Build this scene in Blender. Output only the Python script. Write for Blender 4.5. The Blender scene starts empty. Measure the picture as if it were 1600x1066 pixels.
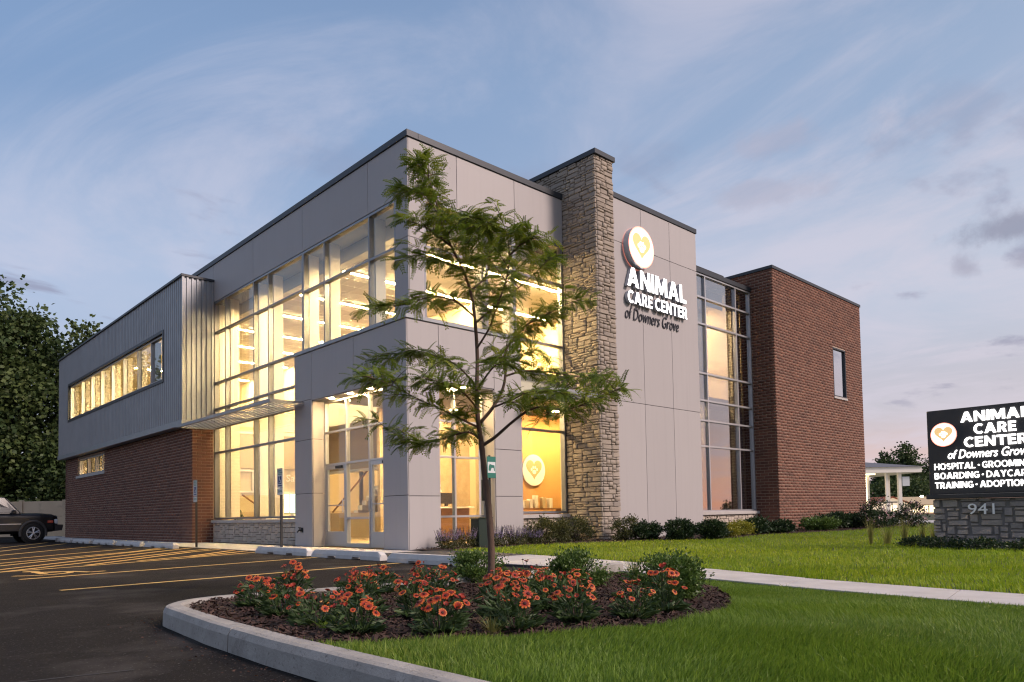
import bpy, bmesh, math, random
import numpy as np
from mathutils import Vector, Matrix

# ------------------------------------------------------------------ camera, sky, sun, exposure
scene = bpy.context.scene
COL = scene.collection
cam_data = bpy.data.cameras.new("camera")
cam = bpy.data.objects.new("camera", cam_data)
COL.objects.link(cam)
FOCAL, PX, PY = 1141.3, 823.3, 755.7
YAW, PITCH, ROLL = 0.802876, 0.041129, -0.018809
fw = Vector((math.cos(PITCH) * math.cos(YAW), math.cos(PITCH) * math.sin(YAW), math.sin(PITCH)))
rt = Vector((math.sin(YAW), -math.cos(YAW), 0.0))
up = rt.cross(fw)
c_, s_ = math.cos(ROLL), math.sin(ROLL)
rt2, up2 = rt * c_ + up * s_, up * c_ - rt * s_
cam.matrix_world = Matrix(((rt2.x, up2.x, -fw.x, -9.8168), (rt2.y, up2.y, -fw.y, -14.0253),
                           (rt2.z, up2.z, -fw.z, 0.80), (0, 0, 0, 1)))
cam_data.sensor_width = 36.0
cam_data.lens = FOCAL / 1600.0 * 36.0
cam_data.shift_x = -(PX - 800.0) / 1600.0
cam_data.shift_y = (PY - 533.0) / 1600.0
cam_data.clip_start, cam_data.clip_end = 0.05, 3000.0
scene.camera = cam

SUN_AZ, SUN_EL = math.radians(-68.0), math.radians(36.0)     # lamp stands in for the dusk glow, raised high to brighten the lawn
world = bpy.data.worlds.new("World")
scene.world = world
world.use_nodes = True
wt = world.node_tree
wt.nodes.clear()


def wn(kind, **kw):
    n = wt.nodes.new(kind)
    for k, v in kw.items():
        setattr(n, k, v)
    return n


def wl(a, b):
    wt.links.new(a, b)


def wmath(op, a, b=None, clamp=False):
    n = wn('ShaderNodeMath', operation=op, use_clamp=clamp)
    for i, v in enumerate((a, b)):
        if v is None:
            continue
        if isinstance(v, (int, float)):
            n.inputs[i].default_value = v
        else:
            wl(v, n.inputs[i])
    return n.outputs[0]


def wmix(fac, a, b, blend='MIX'):
    n = wn('ShaderNodeMix', data_type='RGBA', blend_type=blend)
    for sock, v in ((n.inputs[0], fac), (n.inputs[6], a), (n.inputs[7], b)):
        if isinstance(v, (int, float)):
            sock.default_value = v
        elif isinstance(v, tuple):
            sock.default_value = (v[0], v[1], v[2], 1)
        else:
            wl(v, sock)
    return n.outputs[2]


def wramp(fac, stops, interp='EASE'):
    n = wn('ShaderNodeValToRGB')
    n.color_ramp.interpolation = interp
    el = n.color_ramp.elements
    while len(el) < len(stops):
        el.new(0.5)
    for e, (p, c) in zip(el, stops):
        e.position = p
        e.color = (c, c, c, 1) if isinstance(c, (int, float)) else (c[0], c[1], c[2], 1)
    wl(fac, n.inputs[0])
    return n.outputs[0]


tc = wn('ShaderNodeTexCoord')
sep = wn('ShaderNodeSeparateXYZ')
wl(tc.outputs['Generated'], sep.inputs[0])
dx, dy, dz = sep.outputs
elev = wmath('MAXIMUM', dz, 0.0)
hl = wmath('SQRT', wmath('MAXIMUM', wmath('SUBTRACT', 1.0, wmath('MULTIPLY', dz, dz)), 0.0001))
GLOW = math.radians(-45.0)
sdot = wmath('DIVIDE', wmath('ADD', wmath('MULTIPLY', dx, math.cos(GLOW)), wmath('MULTIPLY', dy, math.sin(GLOW))), hl)
toward = wmath('ADD', wmath('MULTIPLY', sdot, 0.5), 0.5)          # 1 towards the sunset, 0 opposite
cool = wramp(elev, [(0.0, (.54, .50, .55)), (.08, (.47, .53, .65)), (.28, (.35, .48, .71)), (.48, (.20, .325, .56)), (.75, (.13, .22, .42)), (1, (.10, .18, .36))])
warm = wramp(elev, [(0.0, (1.0, .50, .36)), (.05, (.84, .53, .47)), (.13, (.60, .53, .58)), (.26, (.54, .58, .67)), (.45, (.38, .47, .63)), (.75, (.18, .27, .44)), (1, (.11, .18, .35))])
side = wramp(toward, [(0.25, 0.0), (0.95, 1.0)], 'B_SPLINE')
sky = wmix(side, cool, warm)
# a real atmosphere for the light near the horizon and overhead
nish = wn('ShaderNodeTexSky')
nish.sky_type = 'NISHITA'
nish.sun_disc = False
nish.sun_elevation = math.radians(1.0)
nish.sun_rotation = math.pi / 2 - GLOW
sky = wmix(1.0, sky, wmix(1.0, nish.outputs[0], (.03, .03, .03), 'MULTIPLY'), 'ADD')
# thin clouds: the direction is carried out to a flat layer overhead, so streaks foreshorten towards the horizon
inv = wmath('DIVIDE', 1.0, wmath('ADD', elev, 0.10))
comb = wn('ShaderNodeCombineXYZ')
wl(wmath('MULTIPLY', dx, inv), comb.inputs[0])
wl(wmath('MULTIPLY', dy, inv), comb.inputs[1])


def wnoise(rot, scale, loc, sc, detail, rough, dist=0.0):
    m = wn('ShaderNodeMapping')
    m.inputs['Rotation'].default_value = (0, 0, math.radians(rot))
    m.inputs['Scale'].default_value = scale
    m.inputs['Location'].default_value = loc
    wl(comb.outputs[0], m.inputs[0])
    n = wn('ShaderNodeTexNoise')
    n.inputs['Scale'].default_value = sc
    n.inputs['Detail'].default_value = detail
    n.inputs['Roughness'].default_value = rough
    n.inputs['Distortion'].default_value = dist
    wl(m.outputs[0], n.inputs['Vector'])
    return n.outputs['Fac']


wisps = wramp(wnoise(-38, (1.0, .55, 1), (3.1, 1.7, 0), 1.15, 8, .62, 1.3), [(.42, 0.0), (.70, 1.0)])
sheet = wramp(wnoise(20, (.6, .9, 1), (5.0, 2.0, 0), .8, 5, .55, .3), [(.38, 0.0), (.72, 1.0)])
lit = wmix(side, (.56, .60, .76), (.78, .68, .74))
sky = wmix(wmath('MULTIPLY', wisps, .55), sky, lit)
sky = wmix(wmath('MULTIPLY', sheet, .40), sky, lit)
puffs = wramp(wnoise(10, (1.0, 1.6, 1), (2.75, 7.3, 0), 1.5, 6, .55, .2), [(.585, 0.0), (.69, 1.0)])
low = wramp(elev, [(.08, 0.0), (.16, 1.0), (.34, 1.0), (.48, 0.0)], 'LINEAR')
sky = wmix(wmath('MULTIPLY', wmath('MULTIPLY', puffs, low), .62), sky, (.28, .28, .40))
# a few small dark clouds low in the sky on the right
cn_ = wn('ShaderNodeTexNoise')
cn_.inputs['Scale'].default_value = 13.0
cn_.inputs['Detail'].default_value = 7
cn_.inputs['Roughness'].default_value = .62
wl(tc.outputs['Generated'], cn_.inputs['Vector'])
for (c0, c1, c2, rh, rv, amt, col) in ((.930, .200, .305, .055, .020, .72, (.27, .28, .38)), (.931, .243, .270, .022, .020, .55, (.34, .33, .43)), (.947, .178, .268, .035, .014, .5, (.34, .33, .43)),
                                       (.800, .415, .433, .075, .022, .40, (.45, .43, .54)), (.822, .420, .385, .080, .018, .45, (.44, .43, .54)), (.915, .30, .44, .09, .03, .25, (.80, .70, .76))):
    cd_ = wn('ShaderNodeVectorMath', operation='SUBTRACT')
    wl(tc.outputs['Generated'], cd_.inputs[0])
    cd_.inputs[1].default_value = (c0, c1, c2)
    sc_ = wn('ShaderNodeVectorMath', operation='MULTIPLY')
    wl(cd_.outputs[0], sc_.inputs[0])
    sc_.inputs[1].default_value = (1 / rh, 1 / rh, 1 / rv)
    ln_ = wn('ShaderNodeVectorMath', operation='LENGTH')
    wl(sc_.outputs[0], ln_.inputs[0])
    body = wmath('ADD', wmath('SUBTRACT', 1.0, ln_.outputs['Value']), wmath('MULTIPLY', wmath('SUBTRACT', cn_.outputs['Fac'], .5), 3.0))
    sky = wmix(wmath('MULTIPLY', wramp(body, [(.0, 0.0), (.85, 1.0)]), amt), sky, col)
bg = wn('ShaderNodeBackground')
bg.inputs['Strength'].default_value = 1.0
wl(sky, bg.inputs['Color'])
wo = wn('ShaderNodeOutputWorld')
wl(bg.outputs[0], wo.inputs['Surface'])

sun_data = bpy.data.lights.new("sun", 'SUN')
sun_data.energy = 3.8
sun_data.color = (1.0, .80, .72)
sun_data.angle = math.radians(14.0)
sun = bpy.data.objects.new("sun", sun_data)
COL.objects.link(sun)
sun.rotation_euler = Vector((math.cos(SUN_AZ) * math.cos(SUN_EL), math.sin(SUN_AZ) * math.cos(SUN_EL), math.sin(SUN_EL))).to_track_quat('Z', 'Y').to_euler()

scene.view_settings.view_transform = 'Standard'
scene.view_settings.look = 'None'
scene.view_settings.exposure = 0.0
scene.view_settings.gamma = 1.0
scene.render.engine = 'CYCLES'
scene.cycles.use_denoising = True
scene.cycles.filter_width = 1.2
scene.cycles.max_bounces = 7
scene.cycles.diffuse_bounces = 4
scene.cycles.glossy_bounces = 3
scene.cycles.transparent_max_bounces = 16
scene.cycles.sample_clamp_indirect = 4.0
scene.cycles.caustics_reflective = False
scene.cycles.caustics_refractive = False

# ------------------------------------------------------------------ helpers
RNG = random.Random(7)
NP = np.random.default_rng(11)


class MB:
    """Collects boxes, prisms and tubes; build() links them as one mesh object."""

    def __init__(self):
        self.v, self.f, self.m = [], [], []

    def add(self, verts, faces, mi=0):
        b = len(self.v)
        self.v += [tuple(p) for p in verts]
        for q in faces:
            self.f.append(tuple(b + i for i in q))
            self.m.append(mi)
        return self

    def box(self, x0, x1, y0, y1, z0, z1, mi=0, ch=0.0):
        x0, x1 = min(x0, x1), max(x0, x1)
        y0, y1 = min(y0, y1), max(y0, y1)
        z0, z1 = min(z0, z1), max(z0, z1)
        if ch <= 0:
            vs = [(x0, y0, z0), (x1, y0, z0), (x1, y1, z0), (x0, y1, z0), (x0, y0, z1), (x1, y0, z1), (x1, y1, z1), (x0, y1, z1)]
            return self.add(vs, [(0, 3, 2, 1), (4, 5, 6, 7), (0, 1, 5, 4), (1, 2, 6, 5), (2, 3, 7, 6), (3, 0, 4, 7)], mi)
        bm = bmesh.new()
        bmesh.ops.create_cube(bm, size=1.0)
        for p in bm.verts:
            p.co = Vector(((x0 + x1) / 2 + p.co.x * (x1 - x0), (y0 + y1) / 2 + p.co.y * (y1 - y0), (z0 + z1) / 2 + p.co.z * (z1 - z0)))
        bmesh.ops.bevel(bm, geom=list(bm.edges), offset=ch, segments=1, affect='EDGES')
        bm.verts.index_update()
        self.add([p.co for p in bm.verts], [[p.index for p in q.verts] for q in bm.faces], mi)
        bm.free()
        return self

    def prism(self, poly, z0, z1, mi=0):
        n = len(poly)
        a = sum(poly[i][0] * poly[(i + 1) % n][1] - poly[(i + 1) % n][0] * poly[i][1] for i in range(n))
        if a < 0:
            poly = poly[::-1]
        vs = [(p[0], p[1], z0) for p in poly] + [(p[0], p[1], z1) for p in poly]
        fs = [tuple(range(n - 1, -1, -1)), tuple(range(n, 2 * n))]
        fs += [(i, (i + 1) % n, n + (i + 1) % n, n + i) for i in range(n)]
        return self.add(vs, fs, mi)

    def extrude(self, prof, axis, a0, a1, mi=0):
        """prof: closed polygon of (p,q); axis x: (p,q)=(y,z); axis y: (p,q)=(x,z)."""
        n = len(prof)
        mk = (lambda t, p: (t, p[0], p[1])) if axis == 'x' else (lambda t, p: (p[0], t, p[1]))
        vs = [mk(a0, p) for p in prof] + [mk(a1, p) for p in prof]
        fs = [tuple(range(n)), tuple(range(2 * n - 1, n - 1, -1))]
        fs += [(i, n + i, n + (i + 1) % n, (i + 1) % n) for i in range(n)]
        return self.add(vs, fs, mi)

    def tube(self, pts, rad, n=8, mi=0, cap=True):
        pts = [Vector(p) for p in pts]
        if isinstance(rad, (int, float)):
            rad = [rad] * len(pts)
        rings, ref = [], None
        for i, p in enumerate(pts):
            d = (pts[min(i + 1, len(pts) - 1)] - pts[max(i - 1, 0)])
            d = d.normalized() if d.length > 1e-9 else Vector((0, 0, 1))
            if ref is None:
                ref = d.orthogonal().normalized()
            ref = (ref - d * ref.dot(d))
            ref = ref.normalized() if ref.length > 1e-6 else d.orthogonal().normalized()
            b = d.cross(ref)
            rings.append([p + (ref * math.cos(2 * math.pi * k / n) + b * math.sin(2 * math.pi * k / n)) * rad[i] for k in range(n)])
        vs = [q for r in rings for q in r]
        fs = []
        for i in range(len(pts) - 1):
            for k in range(n):
                k2 = (k + 1) % n
                fs.append((i * n + k, i * n + k2, (i + 1) * n + k2, (i + 1) * n + k))
        if cap:
            fs.append(tuple(range(n - 1, -1, -1)))
            fs.append(tuple((len(pts) - 1) * n + k for k in range(n)))
        return self.add(vs, fs, mi)

    def disc(self, c, u, v, ru, rv, n=24, mi=0):
        c, u, v = Vector(c), Vector(u), Vector(v)
        vs = [c + u * ru * math.cos(2 * math.pi * k / n) + v * rv * math.sin(2 * math.pi * k / n) for k in range(n)]
        return self.add(vs, [tuple(range(n))], mi)

    def mesh(self, name, mats, smooth=False):
        me = bpy.data.meshes.new(name)
        me.from_pydata(self.v, [], self.f)
        for m in (mats if isinstance(mats, (list, tuple)) else [mats]):
            me.materials.append(m)
        if any(self.m):
            me.polygons.foreach_set('material_index', self.m)
        if smooth:
            me.polygons.foreach_set('use_smooth', [True] * len(me.polygons))
        me.update()
        return me

    def build(self, name, mats, parent=None, smooth=False):
        return link(name, self.mesh(name, mats, smooth), parent)


def link(name, me, parent=None):
    o = bpy.data.objects.new(name, me)
    COL.objects.link(o)
    attach(o, parent)
    return o


def base_of(o):
    m = Matrix.Translation(o.location)
    while o.parent is not None:
        m = None
        break
    return m


WORLD_LOC = {}


def attach(o, parent):
    """Child keeps world coordinates: the parent's (pure translation) place is taken out."""
    if parent is None:
        return
    o.parent = parent
    loc = WORLD_LOC.get(parent.name, Vector((0, 0, 0)))
    o.matrix_parent_inverse = Matrix.Translation(-loc)


def empty(name, loc=(0, 0, 0), label=None, cat=None, group=None):
    e = bpy.data.objects.new(name, None)
    COL.objects.link(e)
    e.location = loc
    e.empty_display_size = .2
    WORLD_LOC[e.name] = Vector(loc)
    tag(e, label, cat, group)
    return e


def tag(o, label=None, cat=None, group=None, kind=None):
    for k, v in (('label', label), ('category', cat), ('group', group), ('kind', kind)):
        if v:
            o[k] = v
    return o


def copy_tree(o, loc, rz=0.0, scale=1.0, label=None, group=None):
    """A copy of a thing built at the origin, with its parts and sub-parts."""
    c = o.copy()
    COL.objects.link(c)
    c.location, c.rotation_euler, c.scale = loc, (0, 0, rz), (scale,) * 3 if isinstance(scale, (int, float)) else scale
    if label:
        c['label'] = label
    if group:
        c['group'] = group

    def rec(src, dst):
        for ch in src.children:
            d = ch.copy()
            COL.objects.link(d)
            d.parent = dst
            d.matrix_parent_inverse = ch.matrix_parent_inverse.copy()
            rec(ch, d)
    rec(o, c)
    return c


def np_mesh(name, verts, faces_quads=None, faces_tris=None, mat=None, tint=None, smooth=False):
    """Fast mesh from arrays; tint is one float per vertex."""
    me = bpy.data.meshes.new(name)
    nq = 0 if faces_quads is None else len(faces_quads)
    nt = 0 if faces_tris is None else len(faces_tris)
    loops = np.concatenate([np.asarray(a, np.int32).ravel() for a in (faces_quads, faces_tris) if a is not None and len(a)])
    starts = np.concatenate([np.arange(nq, dtype=np.int32) * 4, nq * 4 + np.arange(nt, dtype=np.int32) * 3])
    me.vertices.add(len(verts))
    me.vertices.foreach_set('co', np.asarray(verts, np.float32).ravel())
    me.loops.add(len(loops))
    me.loops.foreach_set('vertex_index', loops)
    me.polygons.add(nq + nt)
    me.polygons.foreach_set('loop_start', starts)
    if mat is not None:
        for m in (mat if isinstance(mat, (list, tuple)) else [mat]):
            me.materials.append(m)
    if tint is not None:
        at = me.attributes.new('tint', 'FLOAT', 'POINT')
        at.data.foreach_set('value', np.asarray(tint, np.float32))
    me.update(calc_edges=True)
    if smooth:
        me.polygons.foreach_set('use_smooth', np.ones(nq + nt, bool))
    return me


# ------------------------------------------------------------------ materials
MATS = {}


def material(name, color=(.5, .5, .5), rough=.6, metal=0.0, color2=None, nscale=4.0, namt=1.0, bump=0.0, bscale=30.0,
             stretch=None, tint=None, tint_amt=1.0, emit=None, estr=0.0, spec=.5, translucent=0.0, detail=5.0, rvar=0.0, wear=None, streak=0.0, speck=None):
    m = bpy.data.materials.new(name)
    m.use_nodes = True
    nt = m.node_tree
    N, L = nt.nodes, nt.links
    p = N['Principled BSDF']
    out = N['Material Output']
    p.inputs['Roughness'].default_value = rough
    p.inputs['Metallic'].default_value = metal
    p.inputs['Specular IOR Level'].default_value = spec
    base = None
    coord = N.new('ShaderNodeTexCoord')
    src = coord.outputs['Object']
    geo = N.new('ShaderNodeNewGeometry')
    src = geo.outputs['Position']
    if stretch:
        mp = N.new('ShaderNodeMapping')
        mp.inputs['Scale'].default_value = stretch
        L.new(src, mp.inputs[0])
        src = mp.outputs[0]

    def mix(fac, a, b, blend='MIX'):
        n = N.new('ShaderNodeMix')
        n.data_type = 'RGBA'
        n.blend_type = blend
        for sock, v in ((n.inputs[0], fac), (n.inputs[6], a), (n.inputs[7], b)):
            if isinstance(v, (int, float)):
                sock.default_value = v
            elif isinstance(v, tuple):
                sock.default_value = (*v[:3], 1)
            else:
                L.new(v, sock)
        return n.outputs[2]

    def noise(sc, det=detail, rg=.6):
        n = N.new('ShaderNodeTexNoise')
        n.inputs['Scale'].default_value = sc
        n.inputs['Detail'].default_value = det
        n.inputs['Roughness'].default_value = rg
        L.new(src, n.inputs['Vector'])
        return n.outputs['Fac']

    def ramp(f, a, b):
        n = N.new('ShaderNodeMapRange')
        n.inputs['From Min'].default_value = a
        n.inputs['From Max'].default_value = b
        L.new(f, n.inputs['Value'])
        return n.outputs[0]
    if color2 is not None:
        base = mix(ramp(noise(nscale), .5 - .22 / max(namt, .05), .5 + .22 / max(namt, .05)), color, color2)
    if tint:      # per-piece variation: vertex attribute plus the object's own random number
        at = N.new('ShaderNodeAttribute')
        at.attribute_name = 'tint'
        oi = N.new('ShaderNodeObjectInfo')
        ad = N.new('ShaderNodeMath')
        ad.operation = 'ADD'
        L.new(at.outputs['Fac'], ad.inputs[0])
        L.new(oi.outputs['Random'], ad.inputs[1])
        fr = N.new('ShaderNodeMath')
        fr.operation = 'FRACT'
        L.new(ad.outputs[0], fr.inputs[0])
        cr = N.new('ShaderNodeValToRGB')
        cr.color_ramp.interpolation = 'LINEAR'
        while len(cr.color_ramp.elements) < len(tint):
            cr.color_ramp.elements.new(.5)
        for i, (e, cc) in enumerate(zip(cr.color_ramp.elements, tint)):
            e.position = i / (len(tint) - 1)
            e.color = (*cc, 1)
        L.new(fr.outputs[0], cr.inputs[0])
        base = cr.outputs[0] if base is None else mix(.55, base, cr.outputs[0])
        if color2 is not None:
            base = mix(.35, cr.outputs[0], mix(ramp(noise(nscale), .3, .7), color, color2))
    if wear is not None:    # (colour, scale, low, high)
        base = mix(ramp(noise(wear[1], 8, .65), wear[2], wear[3]), base if base is not None else tuple(color), wear[0])
    if speck is not None:   # (colour, scale, low, high): coarse grains
        n = N.new('ShaderNodeTexNoise')
        n.inputs['Scale'].default_value = speck[1]
        n.inputs['Detail'].default_value = 2
        L.new(src, n.inputs['Vector'])
        base = mix(ramp(n.outputs['Fac'], speck[2], speck[3]), base, speck[0])
    if streak:     # faint vertical rain streaks
        mp2 = N.new('ShaderNodeMapping')
        mp2.inputs['Scale'].default_value = (9, 9, .35)
        L.new(geo.outputs['Position'], mp2.inputs[0])
        n = N.new('ShaderNodeTexNoise')
        n.inputs['Scale'].default_value = 1.0
        n.inputs['Detail'].default_value = 6
        L.new(mp2.outputs[0], n.inputs['Vector'])
        k_ = N.new('ShaderNodeMath')
        k_.operation = 'MULTIPLY'
        k_.inputs[1].default_value = streak * .35
        L.new(ramp(n.outputs['Fac'], .5, .78), k_.inputs[0])
        base = mix(k_.outputs[0], base, tuple(v * .6 for v in color))
    if base is not None:
        L.new(base, p.inputs['Base Color'])
    else:
        p.inputs['Base Color'].default_value = (*color, 1)
    if rvar:
        r = ramp(noise(nscale * 1.7), .3, .7)
        mm = N.new('ShaderNodeMapRange')
        mm.inputs['To Min'].default_value = max(rough - rvar, .02)
        mm.inputs['To Max'].default_value = min(rough + rvar, 1)
        L.new(r, mm.inputs['Value'])
        L.new(mm.outputs[0], p.inputs['Roughness'])
    if bump:
        b = N.new('ShaderNodeBump')
        b.inputs['Strength'].default_value = min(bump, 1)
        b.inputs['Distance'].default_value = .02
        L.new(noise(bscale, 8, .7), b.inputs['Height'])
        L.new(b.outputs[0], p.inputs['Normal'])
    if emit is not None:
        p.inputs['Emission Color'].default_value = (*emit, 1)
        p.inputs['Emission Strength'].default_value = estr
    if translucent:
        t = N.new('ShaderNodeBsdfTranslucent')
        if base is not None:
            L.new(base, t.inputs['Color'])
        else:
            t.inputs['Color'].default_value = (*color, 1)
        ms = N.new('ShaderNodeMixShader')
        ms.inputs[0].default_value = translucent
        L.new(p.outputs[0], ms.inputs[1])
        L.new(t.outputs[0], ms.inputs[2])
        L.new(ms.outputs[0], out.inputs['Surface'])
    MATS[name] = m
    return m


def glass_material(name, tintc=(.93, .95, .93), base_refl=.05, rough=.0):
    """Architectural glazing: clear for what stands behind it, mirror-like at grazing angles."""
    m = bpy.data.materials.new(name)
    m.use_nodes = True
    N, L = m.node_tree.nodes, m.node_tree.links
    N.remove(N['Principled BSDF'])
    out = N['Material Output']
    tr = N.new('ShaderNodeBsdfTransparent')
    tr.inputs[0].default_value = (*tintc, 1)
    gl = N.new('ShaderNodeBsdfGlossy')
    gl.inputs['Roughness'].default_value = rough
    gl.inputs['Color'].default_value = (.95, .97, 1, 1)
    lw = N.new('ShaderNodeLayerWeight')
    lw.inputs['Blend'].default_value = .5
    pw = N.new('ShaderNodeMath')
    pw.operation = 'POWER'
    pw.inputs[1].default_value = 4.0
    L.new(lw.outputs['Facing'], pw.inputs[0])
    ad = N.new('ShaderNodeMath')
    ad.operation = 'MULTIPLY_ADD'
    ad.use_clamp = True
    ad.inputs[1].default_value = .75
    ad.inputs[2].default_value = base_refl
    L.new(pw.outputs[0], ad.inputs[0])
    ms = N.new('ShaderNodeMixShader')
    L.new(ad.outputs[0], ms.inputs[0])
    L.new(tr.outputs[0], ms.inputs[1])
    L.new(gl.outputs[0], ms.inputs[2])
    L.new(ms.outputs[0], out.inputs['Surface'])
    return m


M = {}
M['asphalt'] = material('asphalt', (.012, .0105, .0098), .95, spec=.12, color2=(.022, .0195, .018), nscale=1.1, bump=.55, bscale=160, wear=((.085, .077, .071), .7, .52, .78), detail=9, speck=((.12, .113, .107), 55, .63, .74))
M['concrete'] = material('concrete', (.40, .38, .36), .85, color2=(.52, .50, .48), nscale=3, bump=.25, bscale=70, wear=((.25, .235, .22), 1.3, .62, .8))
M['kerb'] = material('kerb_concrete', (.28, .265, .24), .9, color2=(.40, .38, .35), nscale=5, bump=.45, bscale=55, wear=((.13, .115, .10), 1.6, .53, .72), speck=((.18, .165, .15), 45, .62, .75))
M['stop'] = material('wheel_stop_concrete', (.52, .50, .48), .85, color2=(.62, .60, .57), nscale=6, bump=.2, bscale=60, wear=((.3, .28, .26), 3, .6, .8))
M['paint'] = material('yellow_line_paint', (.74, .47, .13), .7, color2=(.62, .39, .11), nscale=9, wear=((.06, .05, .04), 11, .55, .74))
M['soil'] = material('lawn_soil', (.030, .045, .012), .95, color2=(.045, .070, .018), nscale=3, bump=.5, bscale=60)
M['ground'] = material('open_ground', (.035, .045, .02), .95, color2=(.05, .06, .03), nscale=.2)
M['panel'] = material('aluminium_panel', (.41, .385, .378), .55, metal=.0, color2=(.435, .41, .40), nscale=.9, spec=.3, rvar=.05, streak=.28, tint=[(.385, .362, .355), (.445, .418, .408), (.41, .386, .378), (.43, .403, .395), (.395, .374, .368)])
M['joint'] = material('dark_joint', (.03, .03, .033), .8)
M['coping'] = material('charcoal_coping', (.045, .05, .058), .45, metal=.3)
M['siding'] = material('zinc_siding', (.30, .315, .335), .42, metal=.45, color2=(.345, .36, .38), nscale=1.2, rvar=.06)
M['trim'] = material('grey_metal_trim', (.29, .30, .315), .42, metal=.4, color2=(.33, .34, .35), nscale=2)
M['frame'] = material('window_frame_aluminium', (.26, .265, .275), .38, metal=.55)
M['frame_light'] = material('clear_anodised_frame', (.50, .50, .51), .35, metal=.55)
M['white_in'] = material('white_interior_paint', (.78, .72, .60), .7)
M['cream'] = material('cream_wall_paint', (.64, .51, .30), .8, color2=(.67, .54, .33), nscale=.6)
M['tan'] = material('tan_wall_paint', (.50, .38, .22), .8)
M['orange_wall'] = material('amber_wall_paint', (.58, .30, .085), .75, color2=(.62, .33, .10), nscale=1)
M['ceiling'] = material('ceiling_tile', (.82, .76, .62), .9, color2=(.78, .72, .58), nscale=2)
M['ceil_dark'] = material('grey_ceiling_border', (.14, .15, .17), .8)
M['floor_in'] = material('floor_tile', (.36, .27, .17), .35, color2=(.42, .32, .20), nscale=1.5)
M['wood'] = material('brown_wood', (.22, .10, .035), .5, color2=(.30, .15, .055), nscale=3, stretch=(1, 1, 8))
M['goldstone'] = material('golden_stone', (.42, .30, .15), .85, color2=(.55, .42, .24), nscale=5, bump=.6, bscale=14)
M['mortar'] = material('brick_mortar', (.40, .30, .225), .92, color2=(.46, .35, .27), nscale=8, bump=.2, bscale=90)
M['brick'] = material('red_brick', (.125, .05, .033), .85, color2=(.19, .08, .05), nscale=9, bump=.3, bscale=80,
                      tint=[(.075, .032, .022), (.19, .078, .046), (.135, .054, .034), (.235, .10, .058), (.10, .041, .027), (.17, .068, .041)])
M['sign_joint'] = material('sign_mortar', (.17, .155, .145), .95)
M['stone_joint'] = material('stone_joint', (.055, .045, .036), .95)
M['stone'] = material('ledge_stone', (.30, .25, .20), .88, color2=(.40, .34, .275), nscale=5, bump=.75, bscale=38,
                      tint=[(.26, .215, .175), (.38, .325, .265), (.31, .26, .21), (.42, .355, .285), (.28, .245, .215), (.36, .30, .235)])
M['plinth_stone'] = material('warm_lit_stone', (.46, .39, .32), .88, color2=(.56, .48, .40), nscale=5, bump=.75, bscale=38,
                      tint=[(.40, .34, .28), (.56, .48, .40), (.47, .40, .33), (.60, .52, .43), (.44, .38, .33)])  # paler copy of the ledge stone: warm light put into its colour
M['sign_stone'] = material('grey_field_stone', (.24, .21, .195), .88, color2=(.36, .32, .29), nscale=6, bump=.75, bscale=34,
                           tint=[(.20, .18, .175), (.36, .32, .285), (.27, .245, .24), (.40, .335, .28), (.23, .21, .21), (.33, .295, .27)])
M['sill'] = material('cast_stone_sill', (.42, .39, .36), .8, color2=(.50, .47, .44), nscale=4, bump=.15, bscale=60)
M['glass'] = glass_material('window_glass', (.95, .96, .93), .03)
M['glass_wing'] = glass_material('mirror_glass', (.5, .5, .5), .62)
M['glass_mirror'] = glass_material('reflective_glass', (.74, .75, .77), .30)
M['strip'] = material('light_strip', (1, .9, .7), .5, emit=(1.0, .70, .34), estr=760.0)
M['downlight'] = material('downlight_lens', (1, .9, .7), .5, emit=(1.0, .68, .33), estr=1050.0)
M['sign_white'] = material('lit_white_letter', (.9, .9, .9), .4, emit=(1.0, .97, .93), estr=3.2)
M['sign_pink'] = material('lit_coral_rim', (.8, .25, .2), .4, emit=(1.0, .34, .24), estr=2.0)
M['sign_gold'] = material('lit_gold_heart', (.55, .33, .1), .4, emit=(1.0, .66, .30), estr=.75)
M['sign_disc'] = material('lit_ivory_disc', (.9, .85, .75), .4, emit=(1.0, .92, .80), estr=1.5)
M['letter_side'] = material('letter_return_metal', (.42, .46, .52), .4, metal=.4)
M['letter_dark'] = material('dark_script_letter', (.035, .035, .045), .5)
M['cabinet'] = material('sign_cabinet_charcoal', (.028, .026, .028), .55, color2=(.036, .034, .036), nscale=3)
M['number'] = material('brushed_house_number', (.75, .76, .78), .35, metal=.3)
M['post_black'] = material('black_post_paint', (.012, .012, .013), .5)
M['sign_face'] = material('white_sign_sheet', (.62, .66, .66), .5)
M['sign_green'] = material('green_sign_ink', (.02, .16, .12), .5)
M['sign_blue'] = material('blue_sign_ink', (.012, .035, .16), .5)
M['bin_green'] = material('dark_green_metal', (.008, .022, .016), .5)
M['bark'] = material('young_tree_bark', (.085, .052, .036), .9, color2=(.14, .092, .066), nscale=18, bump=.6, bscale=60, stretch=(1, 1, .35))
M['dark_bark'] = material('old_tree_bark', (.018, .015, .012), .95, color2=(.035, .028, .022), nscale=6, bump=.6, bscale=25)
M['locust'] = material('locust_leaf', (.06, .10, .02), .5, tint=[(.06, .105, .012), (.20, .27, .026), (.10, .16, .016), (.31, .345, .04), (.075, .125, .013)], translucent=.42, spec=.3)
M['maple'] = material('maple_leaf', (.05, .08, .03), .55, tint=[(.030, .055, .020), (.080, .118, .038), (.048, .080, .026), (.11, .145, .044), (.04, .066, .022)], translucent=.25, spec=.3)
M['boxwood'] = material('boxwood_leaf', (.05, .1, .02), .45, tint=[(.04, .085, .016), (.105, .175, .034), (.065, .12, .022), (.14, .21, .045)], translucent=.25, spec=.4)
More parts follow.
